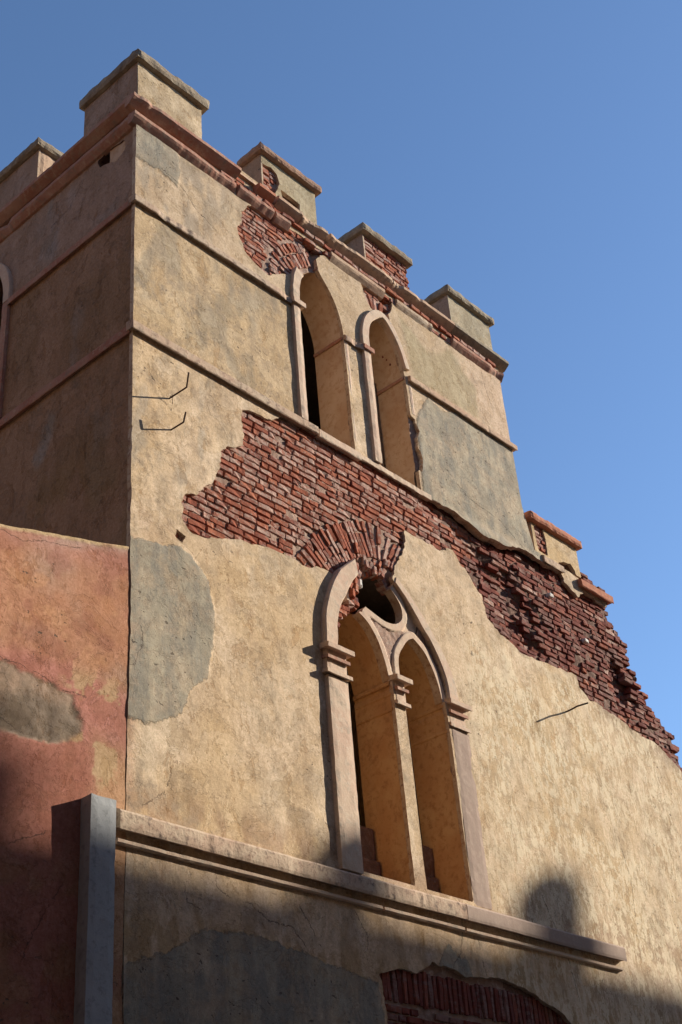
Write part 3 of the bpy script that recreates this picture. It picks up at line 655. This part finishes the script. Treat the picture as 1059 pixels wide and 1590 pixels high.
# tracery in the head of the lower window, slightly set back
def ph_tr(x, z):
    return np.minimum(np.minimum(sdp(x, z, HOOD), -mx(sdp(x, z, LLn), sdp(x, z, LR), sdp(x, z, OCU))), -(sdp(x, z, RUBBLE)+.03*fbm(x, z, 6, 4, 201)+.012*vn(x*25, z*25)))
def f_tr(x, z):
    op = mx(sdp(x, z, LLn), sdp(x, z, LR), sdp(x, z, OCU))
    return .035-.035*ss(op, -.095, -.075)+.003*fbm(x, z, 9, 3, 202)
slab('tracery', (2.5, 4.4), (7.48, 8.9), .012, ph_tr, f_tr, .10, 'x', (M['frame'], M['broken']), B)
rough_box('plaster_fragment', ((2.84, .02, 8.20), (2.94, .08, 8.42)), .03, .018, M['frame'], B, 77, rnd=.02)
rough_box('plaster_fragment', ((3.06, .06, 8.24), (3.12, .14, 8.38)), .03, .018, M['white'], B, 78, rnd=.02)
rough_box('plaster_fragment', ((3.12, .06, 8.52), (3.22, .14, 8.64)), .03, .02, M['white'], B, 79, rnd=.02)
# low blocks walled into the back of the lancets
for x0, x1 in ((3.02, 3.44), (3.90, 4.33)):
    rough_box('blocking_masonry', ((x0+.1, .37, 5.36), (x1, .50, 6.05)), .05, .014, M['mortar_dark'], B, int(x0*7), rnd=.02)
    rough_box('blocking_masonry', ((x0, .33, 5.35), (x1, .50, 5.72)), .05, .014, M['mortar_dark'], B, int(x0*9), rnd=.02)
# flank window surround
rough_box('window_surround', ((-.05, 2.09, 10.21), (.02, 2.20, 11.88)), .06, .004, M['cornice'], B, 16, rnd=.006)
band('window_surround', [(2.08, 11.88), (2.09, 12.15), (2.20, 12.45), (2.42, 12.68), (2.6, 12.75)], [(2.195, 11.88), (2.21, 12.12), (2.31, 12.38), (2.47, 12.57), (2.6, 12.64)], -.05, .02, 'y', M['frame'], B, seed=17)

# ------------------------------------------------------------------ merlons
pocket = {}
def merlon_front(x0, x1, z0, z1, cap, capmat, bricky=None, hole=None, pk=None, y0=-.02, y1=.30, tone=(.50, .40, .28), capo=.065, cz=None, left_mat='plaster_left'):
    """x0..x1 on the front; front skin with its own losses, cap as a sub-part"""
    t = np.array(tone)
    def ph(x, z):
        s = np.minimum(np.minimum(x-x0, x1-x), np.minimum(z-z0, z1-z))+.006*fbm(x, z, 8, 3, int(x0*9))
        if bricky: s = np.minimum(s, x0+.02-x)
        for q in (pk, hole):
            if q: s = np.minimum(s, -(sdp(x, z, q)+.012*fbm(x, z, 9, 3, 3)))
        return s
    def tn(x, z):
        n = fbm(x, z, 3, 4, int(x0*11)); c = t[None, :]+0*x[:, None]; c = MIX(c, tuple(t*.72), ss(n, -.1, .5)*.8); return MIX(c, (.60, .50, .37), ss(-n, .1, .5)*.5)
    at = {'tint': tn, 'wear': lambda x, z: np.stack([.0*x, .35+0*x, 0*x], -1), 'crk': crackmap([])}
    def phc(x, z):
        s = np.minimum(np.minimum(x-x0-.012, x1-x-.012), np.minimum(z-z0, z1-z))
        if hole: s = np.minimum(s, -(sdp(x, z, hole)+.012*fbm(x, z, 9, 3, 3)-.004))
        return s
    mer = slab('merlon', (x0-.02, x1+.02), (z0, z1), .02, phc, lambda x, z: y0+.045+.006*fbm(x, z, 15, 3, 6), y1, 'x', (M['mortar'], M['mortar_dark'] if hole else M['broken']), B, None, True)  # holed merlons get dark sides, the hole's shade put into the colour
    if not bricky: slab('merlon_plaster', (x0-.02, x1+.02), (z0, z1), .02, ph, lambda x, z: y0-.004+.004*fbm(x, z, 5, 3, 7), y0+.045, 'x', (M['plaster'], M['broken']), mer, at)
    # cheek towards the camera
    def phk(y, z): return np.minimum(np.minimum(y-y0, y1-y), np.minimum(z-z0, z1-z))
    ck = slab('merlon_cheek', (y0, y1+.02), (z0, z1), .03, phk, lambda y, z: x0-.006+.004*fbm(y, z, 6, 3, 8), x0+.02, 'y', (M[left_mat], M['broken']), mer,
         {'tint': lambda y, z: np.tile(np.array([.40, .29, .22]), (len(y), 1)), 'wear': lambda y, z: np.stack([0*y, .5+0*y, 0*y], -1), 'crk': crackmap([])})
    rough_box('merlon_cap', ((x0-capo, y0-capo-.01, z1-.005), (x1+capo+.02, y1+.06, z1+cap)), .05, .009, M[capmat], mer, int(x0*13), rnd=.016)
    return mer
m1 = merlon_front(0.0, .95, 13.44, 14.02, .16, 'cap', tone=(.60, .49, .34), y1=.90)
m2 = merlon_front(1.92, 2.86, 13.42, 14.02, .13, 'cap_red', pk=[(1.93, 13.86), (2.08, 13.90), (2.18, 13.86), (2.22, 13.72), (2.12, 13.46), (1.80, 13.40), (1.80, 13.86)], hole=[(2.22, 13.64), (2.56, 13.62), (2.54, 13.44), (2.28, 13.44)], tone=(.46, .40, .28))
m3 = merlon_front(3.76, 4.64, 13.44, 13.95, .13, 'cap', bricky=True, tone=(.46, .38, .27))
m4 = merlon_front(5.52, 6.46, 13.44, 13.98, .13, 'cap', tone=(.43, .38, .28))
m5 = merlon_front(6.66, 7.72, 10.30, 10.76, .13, 'terracotta', pk=[(6.74, 10.34), (6.72, 10.72), (6.93, 10.78), (6.97, 10.6), (6.95, 10.34)], hole=[(7.18, 10.33), (7.32, 10.40), (7.50, 10.44), (7.58, 10.35), (7.56, 10.2), (7.2, 10.2)], tone=(.60, .46, .28), y1=.34)
rough_box('merlon_base', ((6.70, .10, 10.12), (7.72, .34, 10.50)), .06, .01, M['mortar_dark'], B, 3)
rough_box('hole_shade_box', ((2.2, .20, 13.42), (2.6, .29, 13.66)), .06, .01, M['inside'], m2, 3)  # dark box closing the hole, its colour standing in for shade
# merlons along the flank
def flank_merlon(y0, y1, seed):
    mer = rough_box('merlon', ((-.02, y0, 13.44), (.30, y1, 14.00)), .06, .005, M['cornice_pale'], B, seed)
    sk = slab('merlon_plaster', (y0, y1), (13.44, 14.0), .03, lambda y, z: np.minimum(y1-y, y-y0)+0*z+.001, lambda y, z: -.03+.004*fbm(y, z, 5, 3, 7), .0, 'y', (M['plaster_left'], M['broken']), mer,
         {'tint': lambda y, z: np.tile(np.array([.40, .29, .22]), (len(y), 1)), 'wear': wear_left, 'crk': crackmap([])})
    rough_box('merlon_cap', ((-.095, y0-.06, 13.995), (.36, y1+.06, 14.13)), .05, .008, M['cap'], mer, seed+1, rnd=.016)
flank_merlon(1.72, 2.66, 71); flank_merlon(3.5, 4.4, 72)

# low shoulder wall: coping string beside the tower
molding('shoulder_string', 6.78, 7.24, P2(10.17, 10.28, .07), 'x', M['pink'], B, 81, amp=.008, chips=.3)
molding('shoulder_string', 7.58, 8.34, P2(10.10, 10.22, .10), 'x', M['terracotta'], B, 82, amp=.006, chips=.3)

# ------------------------------------------------------------------ bricks
def brick_proto(seed, mat):
    r = random.Random(seed)
    xs = [-.5, -.44, .0+r.uniform(-.15, .15), .44, .5]; V = []; F = []
    ring = [(-.5, .5), (-.5, -.36), (-.40, -.5), (.40, -.5), (.5, -.36), (.5, .5)]     # (z, y): back, chamfer, front
    for i, x in enumerate(xs):
        k = .90 if i in (0, 4) else 1.0
        for z, y in ring: V.append((x+r.uniform(-.012, .012), (y*k if y < 0 else y)+r.uniform(-.07, .07)*(y < 0), z*k+r.uniform(-.06, .06)))
    n = len(ring)
    for i in range(len(xs)-1):
        for k in range(n): F.append([i*n+k, (i+1)*n+k, (i+1)*n+(k+1) % n, i*n+(k+1) % n])
    F.append([k for k in range(n)]); F.append([4*n+k for k in range(n)][::-1])
    me = bpy.data.meshes.new('brick'); me.from_pydata(V, [], [f[::-1] for f in F]); me.materials.append(mat); return me
PROTO = {k: [brick_proto(100+s, M[k]) for s in range(9)] for k in ('brick', 'brick_dark')}
bricks = []   # (x, depth of the face, z, length, height, angle, tilt, material)
BD = .10
def put(x, z, l, h, ang, dep, mat, rough=0.0, parent=None):
    bricks.append((x, dep, z, l, h, ang, (rng.uniform(-1, 1)*(.012+rough*.09), rng.uniform(-1, 1)*(.006+rough*.05)), mat, parent))

def near_arch(cx_pts):  # polyline with arclength frames
    p = np.array(smooth(cx_pts, 8)); L = np.r_[0, np.cumsum(np.hypot(*np.diff(p, axis=0).T))]; return p, L
A_LOW = near_arch([(2.40, 7.75), (2.50, 8.20), (2.66, 8.46), (2.92, 8.70), (3.20, 8.86), (3.44, 8.93), (3.62, 8.86), (3.85, 8.70), (4.07, 8.48)])
A_UL = near_arch([(2.30, 12.1), (2.34, 12.34), (2.46, 12.50), (2.60, 12.62), (2.79, 12.70), (2.98, 12.56)])
A_UR = near_arch([(3.50, 12.3), (3.60, 12.52), (3.75, 12.66), (3.93, 12.70), (4.1, 12.62), (4.25, 12.4)])
def arch_dist(A, x, z):
    p = A[0]; d = np.hypot(p[:, 0]-x, p[:, 1]-z); return d.min()
def b1(f, x, z): return float(f(np.array([x]), np.array([z]))[0])
def bare1(x, z): return b1(bare, x, z)
def open1(x, z): return b1(openings, x, z)
hood1 = lambda x, z: b1(lambda a, b: sdp(a, b, HOOD), x, z)

def courses(x0, x1, z0, z1, pitch, L, test, ang=0.0, wob=.0):
    z = z0; k = 0
    while z < z1:
        x = x0-(.5*L if k % 2 else 0)-rng.uniform(0, .3)*L
        while x < x1:
            l = L*rng.choice((1, 1, .9, .52, 1.12, .78, .48, .66)) if wob else L
            xc = x+l/2; zc = z+pitch/2+.012*math.sin(xc*1.3+z)
            test(xc, zc, l-.011, pitch-.0105)
            x += l
        z += pitch; k += 1
cand = []
def t_main(x, z, l, h):
    xs = (x-l*.35, x, x+l*.35)
    cand.append((x, z, l, h, 0.0))
courses(.45, 9.7, 8.02, 10.2, .0735, .225, t_main, wob=1)
courses(1.35, 4.4, 12.0, 13.06, .066, .215, t_main, wob=1)
courses(2.7, 6.05, 3.35, 4.25, .07, .225, t_main, wob=1)
# bricks showing between the two cornice mouldings
n0 = len(cand)
ring = []
def voussoirs(A, t, rows, off=0.0):
    p, L = A; s = off
    while s < L[-1]:
        x = np.interp(s, L, p[:, 0]); z = np.interp(s, L, p[:, 1]); x2 = np.interp(min(s+.02, L[-1]), L, p[:, 0]); z2 = np.interp(min(s+.02, L[-1]), L, p[:, 1])
        tx, tz = x2-x, z2-z; q = math.hypot(tx, tz) or 1; tx /= q; tz /= q; nx, nz = -tz, tx
        for (r0, r1) in (rows if len(rows) < 3 else rng.choice((((.0, .20), (.20, .43)), ((.0, .30), (.30, .44)), ((.0, .13), (.13, .42)), ((.0, .24), (.24, .45))))):
            rm = (r0+r1)/2+rng.uniform(-.012, .012); ring.append((x+nx*rm, z+nz*rm, r1-r0-.014, t*(1+.10*rm/.4), math.atan2(nz, nx)))
        s += t+.006
voussoirs(A_LOW, .055, ((.0, .20), (.205, .43), 0))
voussoirs(near_arch([(2.98, 8.66), (3.20, 8.80), (3.44, 8.87), (3.62, 8.80), (3.80, 8.68)]), .055, ((-.15, -.0), ))
voussoirs(A_UL, .060, ((.0, .20), (.205, .34)))
voussoirs(A_UR, .060, ((.0, .22), ))
for k in range(46):       # soldier course of the hidden arch below the ledge
    x = 2.83+k*.072; ring.append((x, 4.45, .27+.05*rng.random(), .058, math.pi/2+rng.uniform(-.05, .05)))

C = np.array([c[:2] for c in cand]); cb = bare(C[:, 0], C[:, 1]); co_ = mx(openings(C[:, 0], C[:, 1]), sdp(C[:, 0], C[:, 1], HOOD)*(1)+0)
cr_ = sdp(C[:, 0], C[:, 1], RUBBLE); ol = outline(C[:, 0], C[:, 1]); cav = cavity(C[:, 0], C[:, 1]); fr = fbm(C[:, 0], C[:, 1], 1.4, 3, 301)
for k, (x, z, l, h, a) in enumerate(cand):
    if rng.random() < .012 and x < 4.5: continue
    if cb[k] < -.11 or (ol[k] < -.02): continue
    if z < 9.6 and z > 7 and x < 4.5 and arch_dist(A_LOW, x, z) < (.44 if z > 7.6 else 0): continue
    if z > 12 and (arch_dist(A_UL, x, z) < .36 or arch_dist(A_UR, x, z) < .22): continue
    if z < 5 and z > 4.28: continue
    if co_[k] > -.02 and not (z < 9.6 and cr_[k] > 0 and open1(x, z) < -.13): continue
    if open1(x-l/2, z) > .0 or open1(x+l/2, z) > .0: continue
    dark = (x > 4.9+.5*fr[k] and 6 < z < 10.4)
    rough = ((.35 if 6.7 < x < 8.1 else .7) if dark else .10)+(.6 if cav[k] > .07 else 0)
    if rng.random() < (.05 if dark else .02): continue
    put(x, z, l*(1-.03*rng.random()), h*(1-.08*rng.random()), rng.gauss(0, .002+.006*rough), cav[k]+rng.gauss(0, .0022+.010*rough)-.002, 'brick_dark' if dark and rng.random() < .85 or z < 5 else 'brick', rough)
for (x, z, l, h, a) in ring:
    if bare1(x, z) < -.10 or open1(x, z) > -.01: continue
    if bare1(x+.5*l*math.cos(a)*.6, z+.5*l*math.sin(a)*.6) < -.12: continue
    if hood1(x, z) > .0 and b1(lambda p, q: sdp(p, q, RUBBLE), x, z) < -.05: continue
    put(x, z, l, h, a, b1(cavity, x, z)+rng.gauss(0, .005)-.006, 'brick_dark' if z < 5 else 'brick', .35)
# rubble of the broken left shoulder of the tracery
for k in range(150):
    x = rng.uniform(2.62, 3.66); z = rng.uniform(7.68, 8.95)
    if b1(lambda p, q: sdp(p, q, RUBBLE), x, z) < .01 or b1(core_open, x, z) > -.03: continue
    put(x, z, rng.uniform(.07, .13), rng.uniform(.045, .06), (rng.uniform(.9, 1.7) if z > 8.55 else rng.uniform(-.5, .6)), (-.005 if z > 8.6 else .05)+rng.uniform(-.03, .03), 'brick', 1.0)
for (x, z, l, a, d) in ((2.62, 7.82, .10, .1, .0), (2.66, 7.90, .11, -.2, .01), (2.70, 7.98, .12, .2, -.01), (2.76, 8.05, .12, .0, .0), (2.72, 8.12, .10, .4, -.01), (2.84, 8.13, .12, .1, .01), (2.90, 8.20, .10, .3, -.01), (2.98, 8.22, .11, -.1, .0),
                       (2.95, 8.33, .10, 1.2, -.015), (3.02, 8.42, .11, 1.3, -.01), (3.03, 8.52, .10, 1.5, .0), (2.98, 8.58, .10, 1.2, -.015), (3.08, 8.62, .10, 1.0, -.01), (2.60, 7.74, .09, .0, .01), (2.92, 8.44, .09, 1.1, .0)):
    for q in range(2): put(x+rng.uniform(-.02, .02), z+rng.uniform(-.02, .02), l, .055, a+rng.uniform(-.3, .3), d+.02*q, 'brick', 1.0)
# raw ends of the bricks along the torn right edge, toothing out
for k in range(34):
    z = 10.15-k*.0735; 
    xr = 9.7
    while b1(outline, xr, z) < .0: xr -= .03
    for q in range(2): put(xr-.05-.2*q+rng.uniform(-.03, .05), z, .21, .060, 0, .03+rng.uniform(-.03, .04), 'brick_dark', .8)
    bricks[-1] = bricks[-1]
# cornice core bricks seen between and behind the broken mouldings
for zz in (13.155,): 
    x = 1.2
    while x < 6.3:
        l = rng.uniform(.10, .22); put(x+l/2, zz, l-.012, .055, 0, -.075+rng.uniform(-.012, .02), 'brick', .5); x += l
for zz in (13.04, 13.255, 13.20, 13.32):
    for (a, b) in ((2.28, 3.0), (4.0, 4.28), (4.98, 5.42), (1.42, 1.76)):
        if (zz > 13.1) != (a == 1.42): continue
        x = a
        while x < b:
            l = rng.uniform(.10, .2); put(x+l/2, zz, l-.012, .058, 0, -.05+rng.uniform(-.02, .03), 'brick', .9); x += l
# bare face of the third merlon, pocket of the second, pocket of the low one
for (x0, x1, z0, z1, tst, L, dp, mer) in ((3.78, 4.66, 13.45, 13.95, lambda x, z: True, .20, -.012, m3), (1.93, 2.22, 13.44, 13.88, lambda x, z: x < 2.10+.25*(z-13.45), .16, .0, m2), (6.74, 6.96, 10.32, 10.74, lambda x, z: True, .15, -.01, m5)):
    z = z0; k = 0
    while z < z1-.02:
        x = x0
        while x < x1-.03:
            l = min(L*rng.choice((1, .5, .9)), x1-x)
            if tst(x+l/2, z): put(x+l/2, z+.03, l-.012, .050, 0, dp+rng.uniform(-.008, .010), 'brick', .4, None)
            x += l
        z += .062; k += 1
# stub of brickwork above the shoulder string at the far right
for (a, b, zz) in ((7.72, 8.05, 10.27), (7.80, 8.25, 10.33), (7.76, 7.98, 10.40)):
    x = a
    while x < b: put(x+.09, zz, .17, .055, 0, .0+rng.uniform(-.02, .04), 'brick_dark', .9); x += .185

def bmat(b):
    x, dep, z, l, h, ang, (ta, tb), mat, par = b
    R = Euler((ta, -ang, tb), 'XYZ').to_matrix().to_4x4() if abs(ang) < 1e-6 else (Matrix.Rotation(-ang, 4, 'Y') @ Matrix.Rotation(ta, 4, 'X') @ Matrix.Rotation(tb, 4, 'Z'))
    return Matrix.Translation((x, dep+BD/2, z)) @ R @ Matrix.Diagonal((l, BD, h, 1))
def seen(b):
    x, z = b[0], b[2]; v = Vector((x, 0, z))-CAM; D = v.dot(fw)
    u_, w_ = v.dot(rt)/D*2090, v.dot(up)/D*2090
    if abs(u_) > 529 or abs(w_) > 795: return 0
    vis = 1.0 if max(bare1(x, z), bare1(x+b[3]*.25, z), bare1(x-b[3]*.25, z)) > .0 or z > 13.1 else .3
    return vis*b[3]*b[4]*(-v.normalized().y)/D**2
order = sorted(range(len(bricks)), key=lambda k: -seen(bricks[k]))
print('bricks', len(bricks))
first = {}
for k in order[:300]:
    b = bricks[k]; me = PROTO[b[7]][k % 9]
    o = bpy.data.objects.new('brick', me); COL.objects.link(o); o.parent = B; o.matrix_local = bmat(b)
for key in ('brick', 'brick_dark'):
    V = []; F = []; n = 0
    for k in order[300:]:
        b = bricks[k]
        if b[7] != key: continue
        me = PROTO[key][k % 9]; Mx = bmat(b)
        for v in me.vertices: V.append(tuple(Mx @ v.co))
        for p in me.polygons: F.append([n+i for i in p.vertices])
        n += len(me.vertices)
    me = bpy.data.meshes.new('brickwork'); me.from_pydata(V, [], F); me.materials.append(M[key]); link('brickwork', me, B, (), 'stuff')

# ------------------------------------------------------------------ the red-washed wall on the left
def top_red(x): return 7.69+.235*x+.012*fbm(x, x*0, 5, 4, 401)
REDCR = [[(-.62, 4.62), (-.75, 4.40), (-.86, 4.22), (-.90, 4.05)], [(-1.3, 6.25), (-.94, 6.24), (-.70, 6.16), (-.5, 6.16)], [(-.78, 5.0), (-.9, 4.95), (-1.0, 4.9)], [(-1.25, 7.33), (-1.1, 7.32), (-.9, 7.40), (-.6, 7.46)], [(-1.2, 5.8), (-1.0, 5.72), (-.9, 5.70)]]
def ph_red(x, z): return np.minimum(top_red(x)-z, -.022+edge(z)-x)
def tint_red(x, z):
    n = fbm(x, z, 1.3, 4, 461); n2 = fbm(x, z, 3.4, 4, 462)
    c = np.array([.47, .245, .155])[None, :]+0*x[:, None]
    c = MIX(c, (.42, .29, .22), ss(n, -.05, .4)*.8); c = MIX(c, (.50, .25, .13), ss(n2, .0, .5)*.5)
    c = MIX(c, (.45, .22, .19), ss(z+.2*n, 7.2, 7.5)*.55); c = MIX(c, (.44, .19, .17), ss(z+.25*n, 6.5, 6.25)*.7)
    c = MIX(c, (.50, .33, .18), ss(z+.2*n, 6.0, 5.7)*ss(x, -.45, -.25)*.7)
    dk = ss(z+.3*n2+.15*x, 5.95, 5.35)*ss(x+.1*n2, -.2, -.42)
    c = MIX(c, (.34, .145, .105), dk*.85); c = MIX(c, (.36, .19, .11), ss(z+.2*n2, 5.1, 4.6)*ss(n2, -.1, .2)*.7)
    c = MIX(c, (.44, .42, .38), ss(top_red(x)-z, .16, .02)*ss(n2, -.1, .3)*.4)
    c = MIX(c, (.60, .46, .28), ss(top_red(x)-z, .035, .018))
    return c
REDP = [(-1.6, 6.24), (-1.21, 6.23), (-.94, 6.23), (-.77, 6.18), (-.53, 6.16), (-.44, 6.05), (-.44, 5.82), (-.6, 5.74), (-.95, 5.70), (-1.17, 5.66), (-1.6, 5.6)]
def tint_red2(x, z):
    c = tint_red(x, z); s = sdp(x, z, REDP)+.11*fbm(x, z, 4, 6, 466)-.01
    nn = fbm(x, z, 4, 5, 471)
    c = MIX(c, (.35, .265, .20), ss(s, -.008, .008)*.95); c = MIX(c, (.15, .125, .10), ss(s, 0, .03)*ss(z+.2*nn-.15*(x+1.3), 6.05, 5.85)*.75)
    pz = ss(nn+.25*fbm(x, z, 15, 3, 472)-.28, 0, .03)
    c = MIX(c, (.50, .37, .22), pz*(s < 0)*ss(z, 6.5, 6.3)*ss(z, 5.3, 5.6)*ss(x, -.75, -.5)*.8)
    c = MIX(c, (.56, .32, .19), pz*ss(z, 6.2, 6.5)*ss(z, 7.3, 7.0)*.55)
    return MIX(c, (.30, .12, .09), ss(-nn-.1, 0, .25)*(s < 0)*.45)
def f_red(x, z):
    s = sdp(x, z, REDP)+.11*fbm(x, z, 4, 6, 466)-.01
    return -.026+.005*fbm(x, z, 1.5, 4, 431)+.010*ss(s, -.008, .01)+.012*ss(s, 0, .02)*fbm(x, z, 9, 4, 433)-.006*ss(top_red(x)-z, .03, .02)
R = thing('red_wall', (-2, 0, 0), 'red and orange washed garden wall with a sloping top, joined to the shaded tower corner', 'wall')
red = slab('wall_face', (-4.0, .02), (3.3, 7.72), .02, ph_red, f_red, .34, 'x', (M['red_plaster'], M['broken']), None, {'tint': tint_red2, 'wear': lambda x, z: np.stack([0*x, .12+.5*ss(sdp(x, z, REDP), -.02, .05), 0*x], -1), 'crk': crackmap(REDCR)}, True)
red.parent = R; red.location = (2, 0, 0)
rb = rough_box('wall_base', ((-9, -.024, 0), (-.03, .34, 3.30)), .5, .004, M['cornice'], None, 4, rnd=0); rb.parent = R; rb.location = (2, 0, 0)
rb = rough_box('wall_end', ((-9, -.02, 3.30), (-4.0, .34, 6.7)), .5, .004, M['cornice'], None, 5, rnd=0); rb.parent = R; rb.location = (2, 0, 0)

# pilaster with blue-grey paint
pil = rough_box('pilaster', ((-.45, -.15, 0), (-.205, -.02, 5.345)), .07, .003, M['blue'], None, 6, rnd=.006)
tag(pil, 'blue-grey painted flat pilaster standing where the red wall meets the ledge', 'pilaster')

# ------------------------------------------------------------------ iron bars, insulators, loose pieces
def bar(name, pts, label, r=.0085):
    P = [Vector(p) for p in pts]; fine = []
    for k in range(len(P)-1):
        fine += [P[k].lerp(P[k+1], t) for t in ((0, .06, .5, .94) if k else (0, .5, .94))]
    fine.append(P[-1]); o = tube(name, fine, r, M['iron']); return o
def bent(base, out, dx, upz, label, grp='iron bars sticking out of the plaster'):
    b = Vector(base); o = bar('iron_bar', [b+Vector((0, .10, 0)), b+Vector((dx*.5, -out, 0)), b+Vector((dx, -out-.02, upz))], label)
    tag(o, label, 'iron bar', grp); return o
bent((.45, -.02, 9.17), .18, .02, .11, 'lower of two bent rusty iron bars sticking out beside the tower corner')
b0 = bent((.43, -.02, 9.53), .25, .02, .17, 'upper bent rusty iron bar with a wire twist beside the tower corner')
tube('wire', [(.43+.012*math.cos(t), -.05-.004*t, 9.53+.014*math.sin(t)) for t in [k*.7 for k in range(14)]]+[(.45, -.06, 9.49), (.455, -.05, 9.46)], .0025, M['iron'], b0, 5)
b3 = tube('iron_bar', [(6.69, .1, 8.06), (6.69, -.1, 8.065), (6.695, -.20, 8.08), (6.70, -.35, 8.07)], .010, M['iron'])
tag(b3, 'straight rusty iron bar sticking out below the dark bare bricks on the right', 'iron bar', 'iron bars sticking out of the plaster')
for (x, z, lb) in ((6.86, 9.73, 'white ceramic chip set in the dark bricks below the low merlon'), (7.54, 9.31, 'white ceramic chip lying lower and further right in the dark bricks')):
    o = rough_box('insulator', ((x-.045, -.035, z-.03), (x+.045, .06, z+.025)), .02, .008, M['white'], None, int(x*9), rnd=.006); tag(o, lb, 'insulator', 'white chips in the dark brickwork')
o = rough_box('loose_brick', ((4.80, .02, 13.462), (4.92, .14, 13.545)), .03, .012, M['brick_dark'], None, 5, rnd=.012); tag(o, 'small dark broken brick lying on the parapet right of the bare brick merlon', 'brick')
o = tube('iron_stub', [(6.70, .05, 10.86), (6.74, .04, 10.925), (6.80, .03, 10.93), (6.82, .03, 10.95)], .014, M['iron']); tag(o, 'short rusty iron stub on top of the low terracotta capped merlon', 'iron stub')

# ------------------------------------------------------------------ unseen houses: one shades the foot of the wall, two added to shape sky and bounce light
HX, HY, K = 2.13*12.5, -12.5, 12.5
H = thing('street_house', (HX+3, HY-3, 0), 'tall flat-roofed plaster house across the street with a stepped, knobbed roof edge shaped for its shadow', 'house')
def hb(name, x0, x1, z0, z1, y0=HY-4, y1=HY):
    o = rough_box(name, ((x0+HX, y0, z0), (x1+HX, y1, z1)), 1.0, .01, M['street_wall'], None, 3, rnd=0); o.parent = H; o.location = (-(HX+3), -(HY-3), 0); return o
TB = 4.99+K
hb('wall', -.95, 16, 0, TB-.02)
hb('tower', -8, -.95, 0, TB+.53)  # stepped tops shaped to set the shadow edge on the red wall
hb('tower', -8, -1.2, TB+.53, TB+.88)
def house(name, x0, x1, y0, y1, z1, label, mat, door_side):
    h = thing(name, ((x0+x1)/2, (y0+y1)/2, 0), label, 'house')
    cx, cy = (x0+x1)/2, (y0+y1)/2
    def part(nm, a, b, m):
        o = rough_box(nm, (tuple(np.array(a)-(cx, cy, 0)), tuple(np.array(b)-(cx, cy, 0))), 2.0, .01, m, h, 3, rnd=0); return o
    part('wall', (x0, y0, 0), (x1, y1, z1), mat); part('roof_edge', (x0-.15, y0-.15, z1+.002), (x1+.15, y1+.15, z1+.3), M['cap'])
    n = int(((y1-y0) if door_side == 'x' else (x1-x0))/2.6)
    for k in range(n):
        for zz in (1.2, 4.4, 7.6):
            if zz+1.8 > z1: continue
            if door_side == 'x': yy = y0+1.3+2.6*k; part('shutter', (x1-.02, yy-.5, zz), (x1+.05, yy+.5, zz+1.6), M['wood'])
            else: xx = x0+1.3+2.6*k; part('shutter', (xx-.5, y1-.02, zz), (xx+.5, y1+.05, zz+1.6), M['wood'])
house('street_house', -14, 15.0, -20, -13.0, 15.5, 'long unseen shuttered house across the street, added to block sky and bounce warm light', M['street_wall'], 'y')  # added: its height cuts sky light, its pale walls bounce warm light
house('sky_blocker_house', -22, -12.5, -12, 16, 19.0, 'unseen dark brown shuttered house beyond the red wall, added to block sky light', M['street_dark'], 'x')  # added tall and dark to keep sky light off the flank
def knob(x, z, r, sx=1.0):
    # rounded roof knob: a lathe shaped for the round shadow it throws on the wall
    prof = [(0.0, r*1.0), (.25*r, r*.97), (.6*r, r*.78), (.85*r, r*.45), (.92*r, 0), (.85*r, -r*.4), (.80*r, -r*.8), (.78*r, -r*1.2), (.8*r, -r*1.5), (.8*r, -r*2.2)]
    V = []; F = []; S = 16
    for rr, zz in prof:
        for q in range(S): a = 2*math.pi*q/S; V.append((rr*math.cos(a)*sx, rr*math.sin(a), zz))
    for i in range(len(prof)-1):
        for q in range(S): F.append([i*S+q, i*S+(q+1) % S, (i+1)*S+(q+1) % S, (i+1)*S+q])
    me = bpy.data.meshes.new('shadow_knob'); me.from_pydata(V, [], F); me.materials.append(M['street_wall'])
    o = link('shadow_knob', me, H); o.location = (x-3+.64, 2.7, z+K+.3); return o
knob(5.60, 5.52, .36, .85); knob(2.30, 5.32, .28, .6)
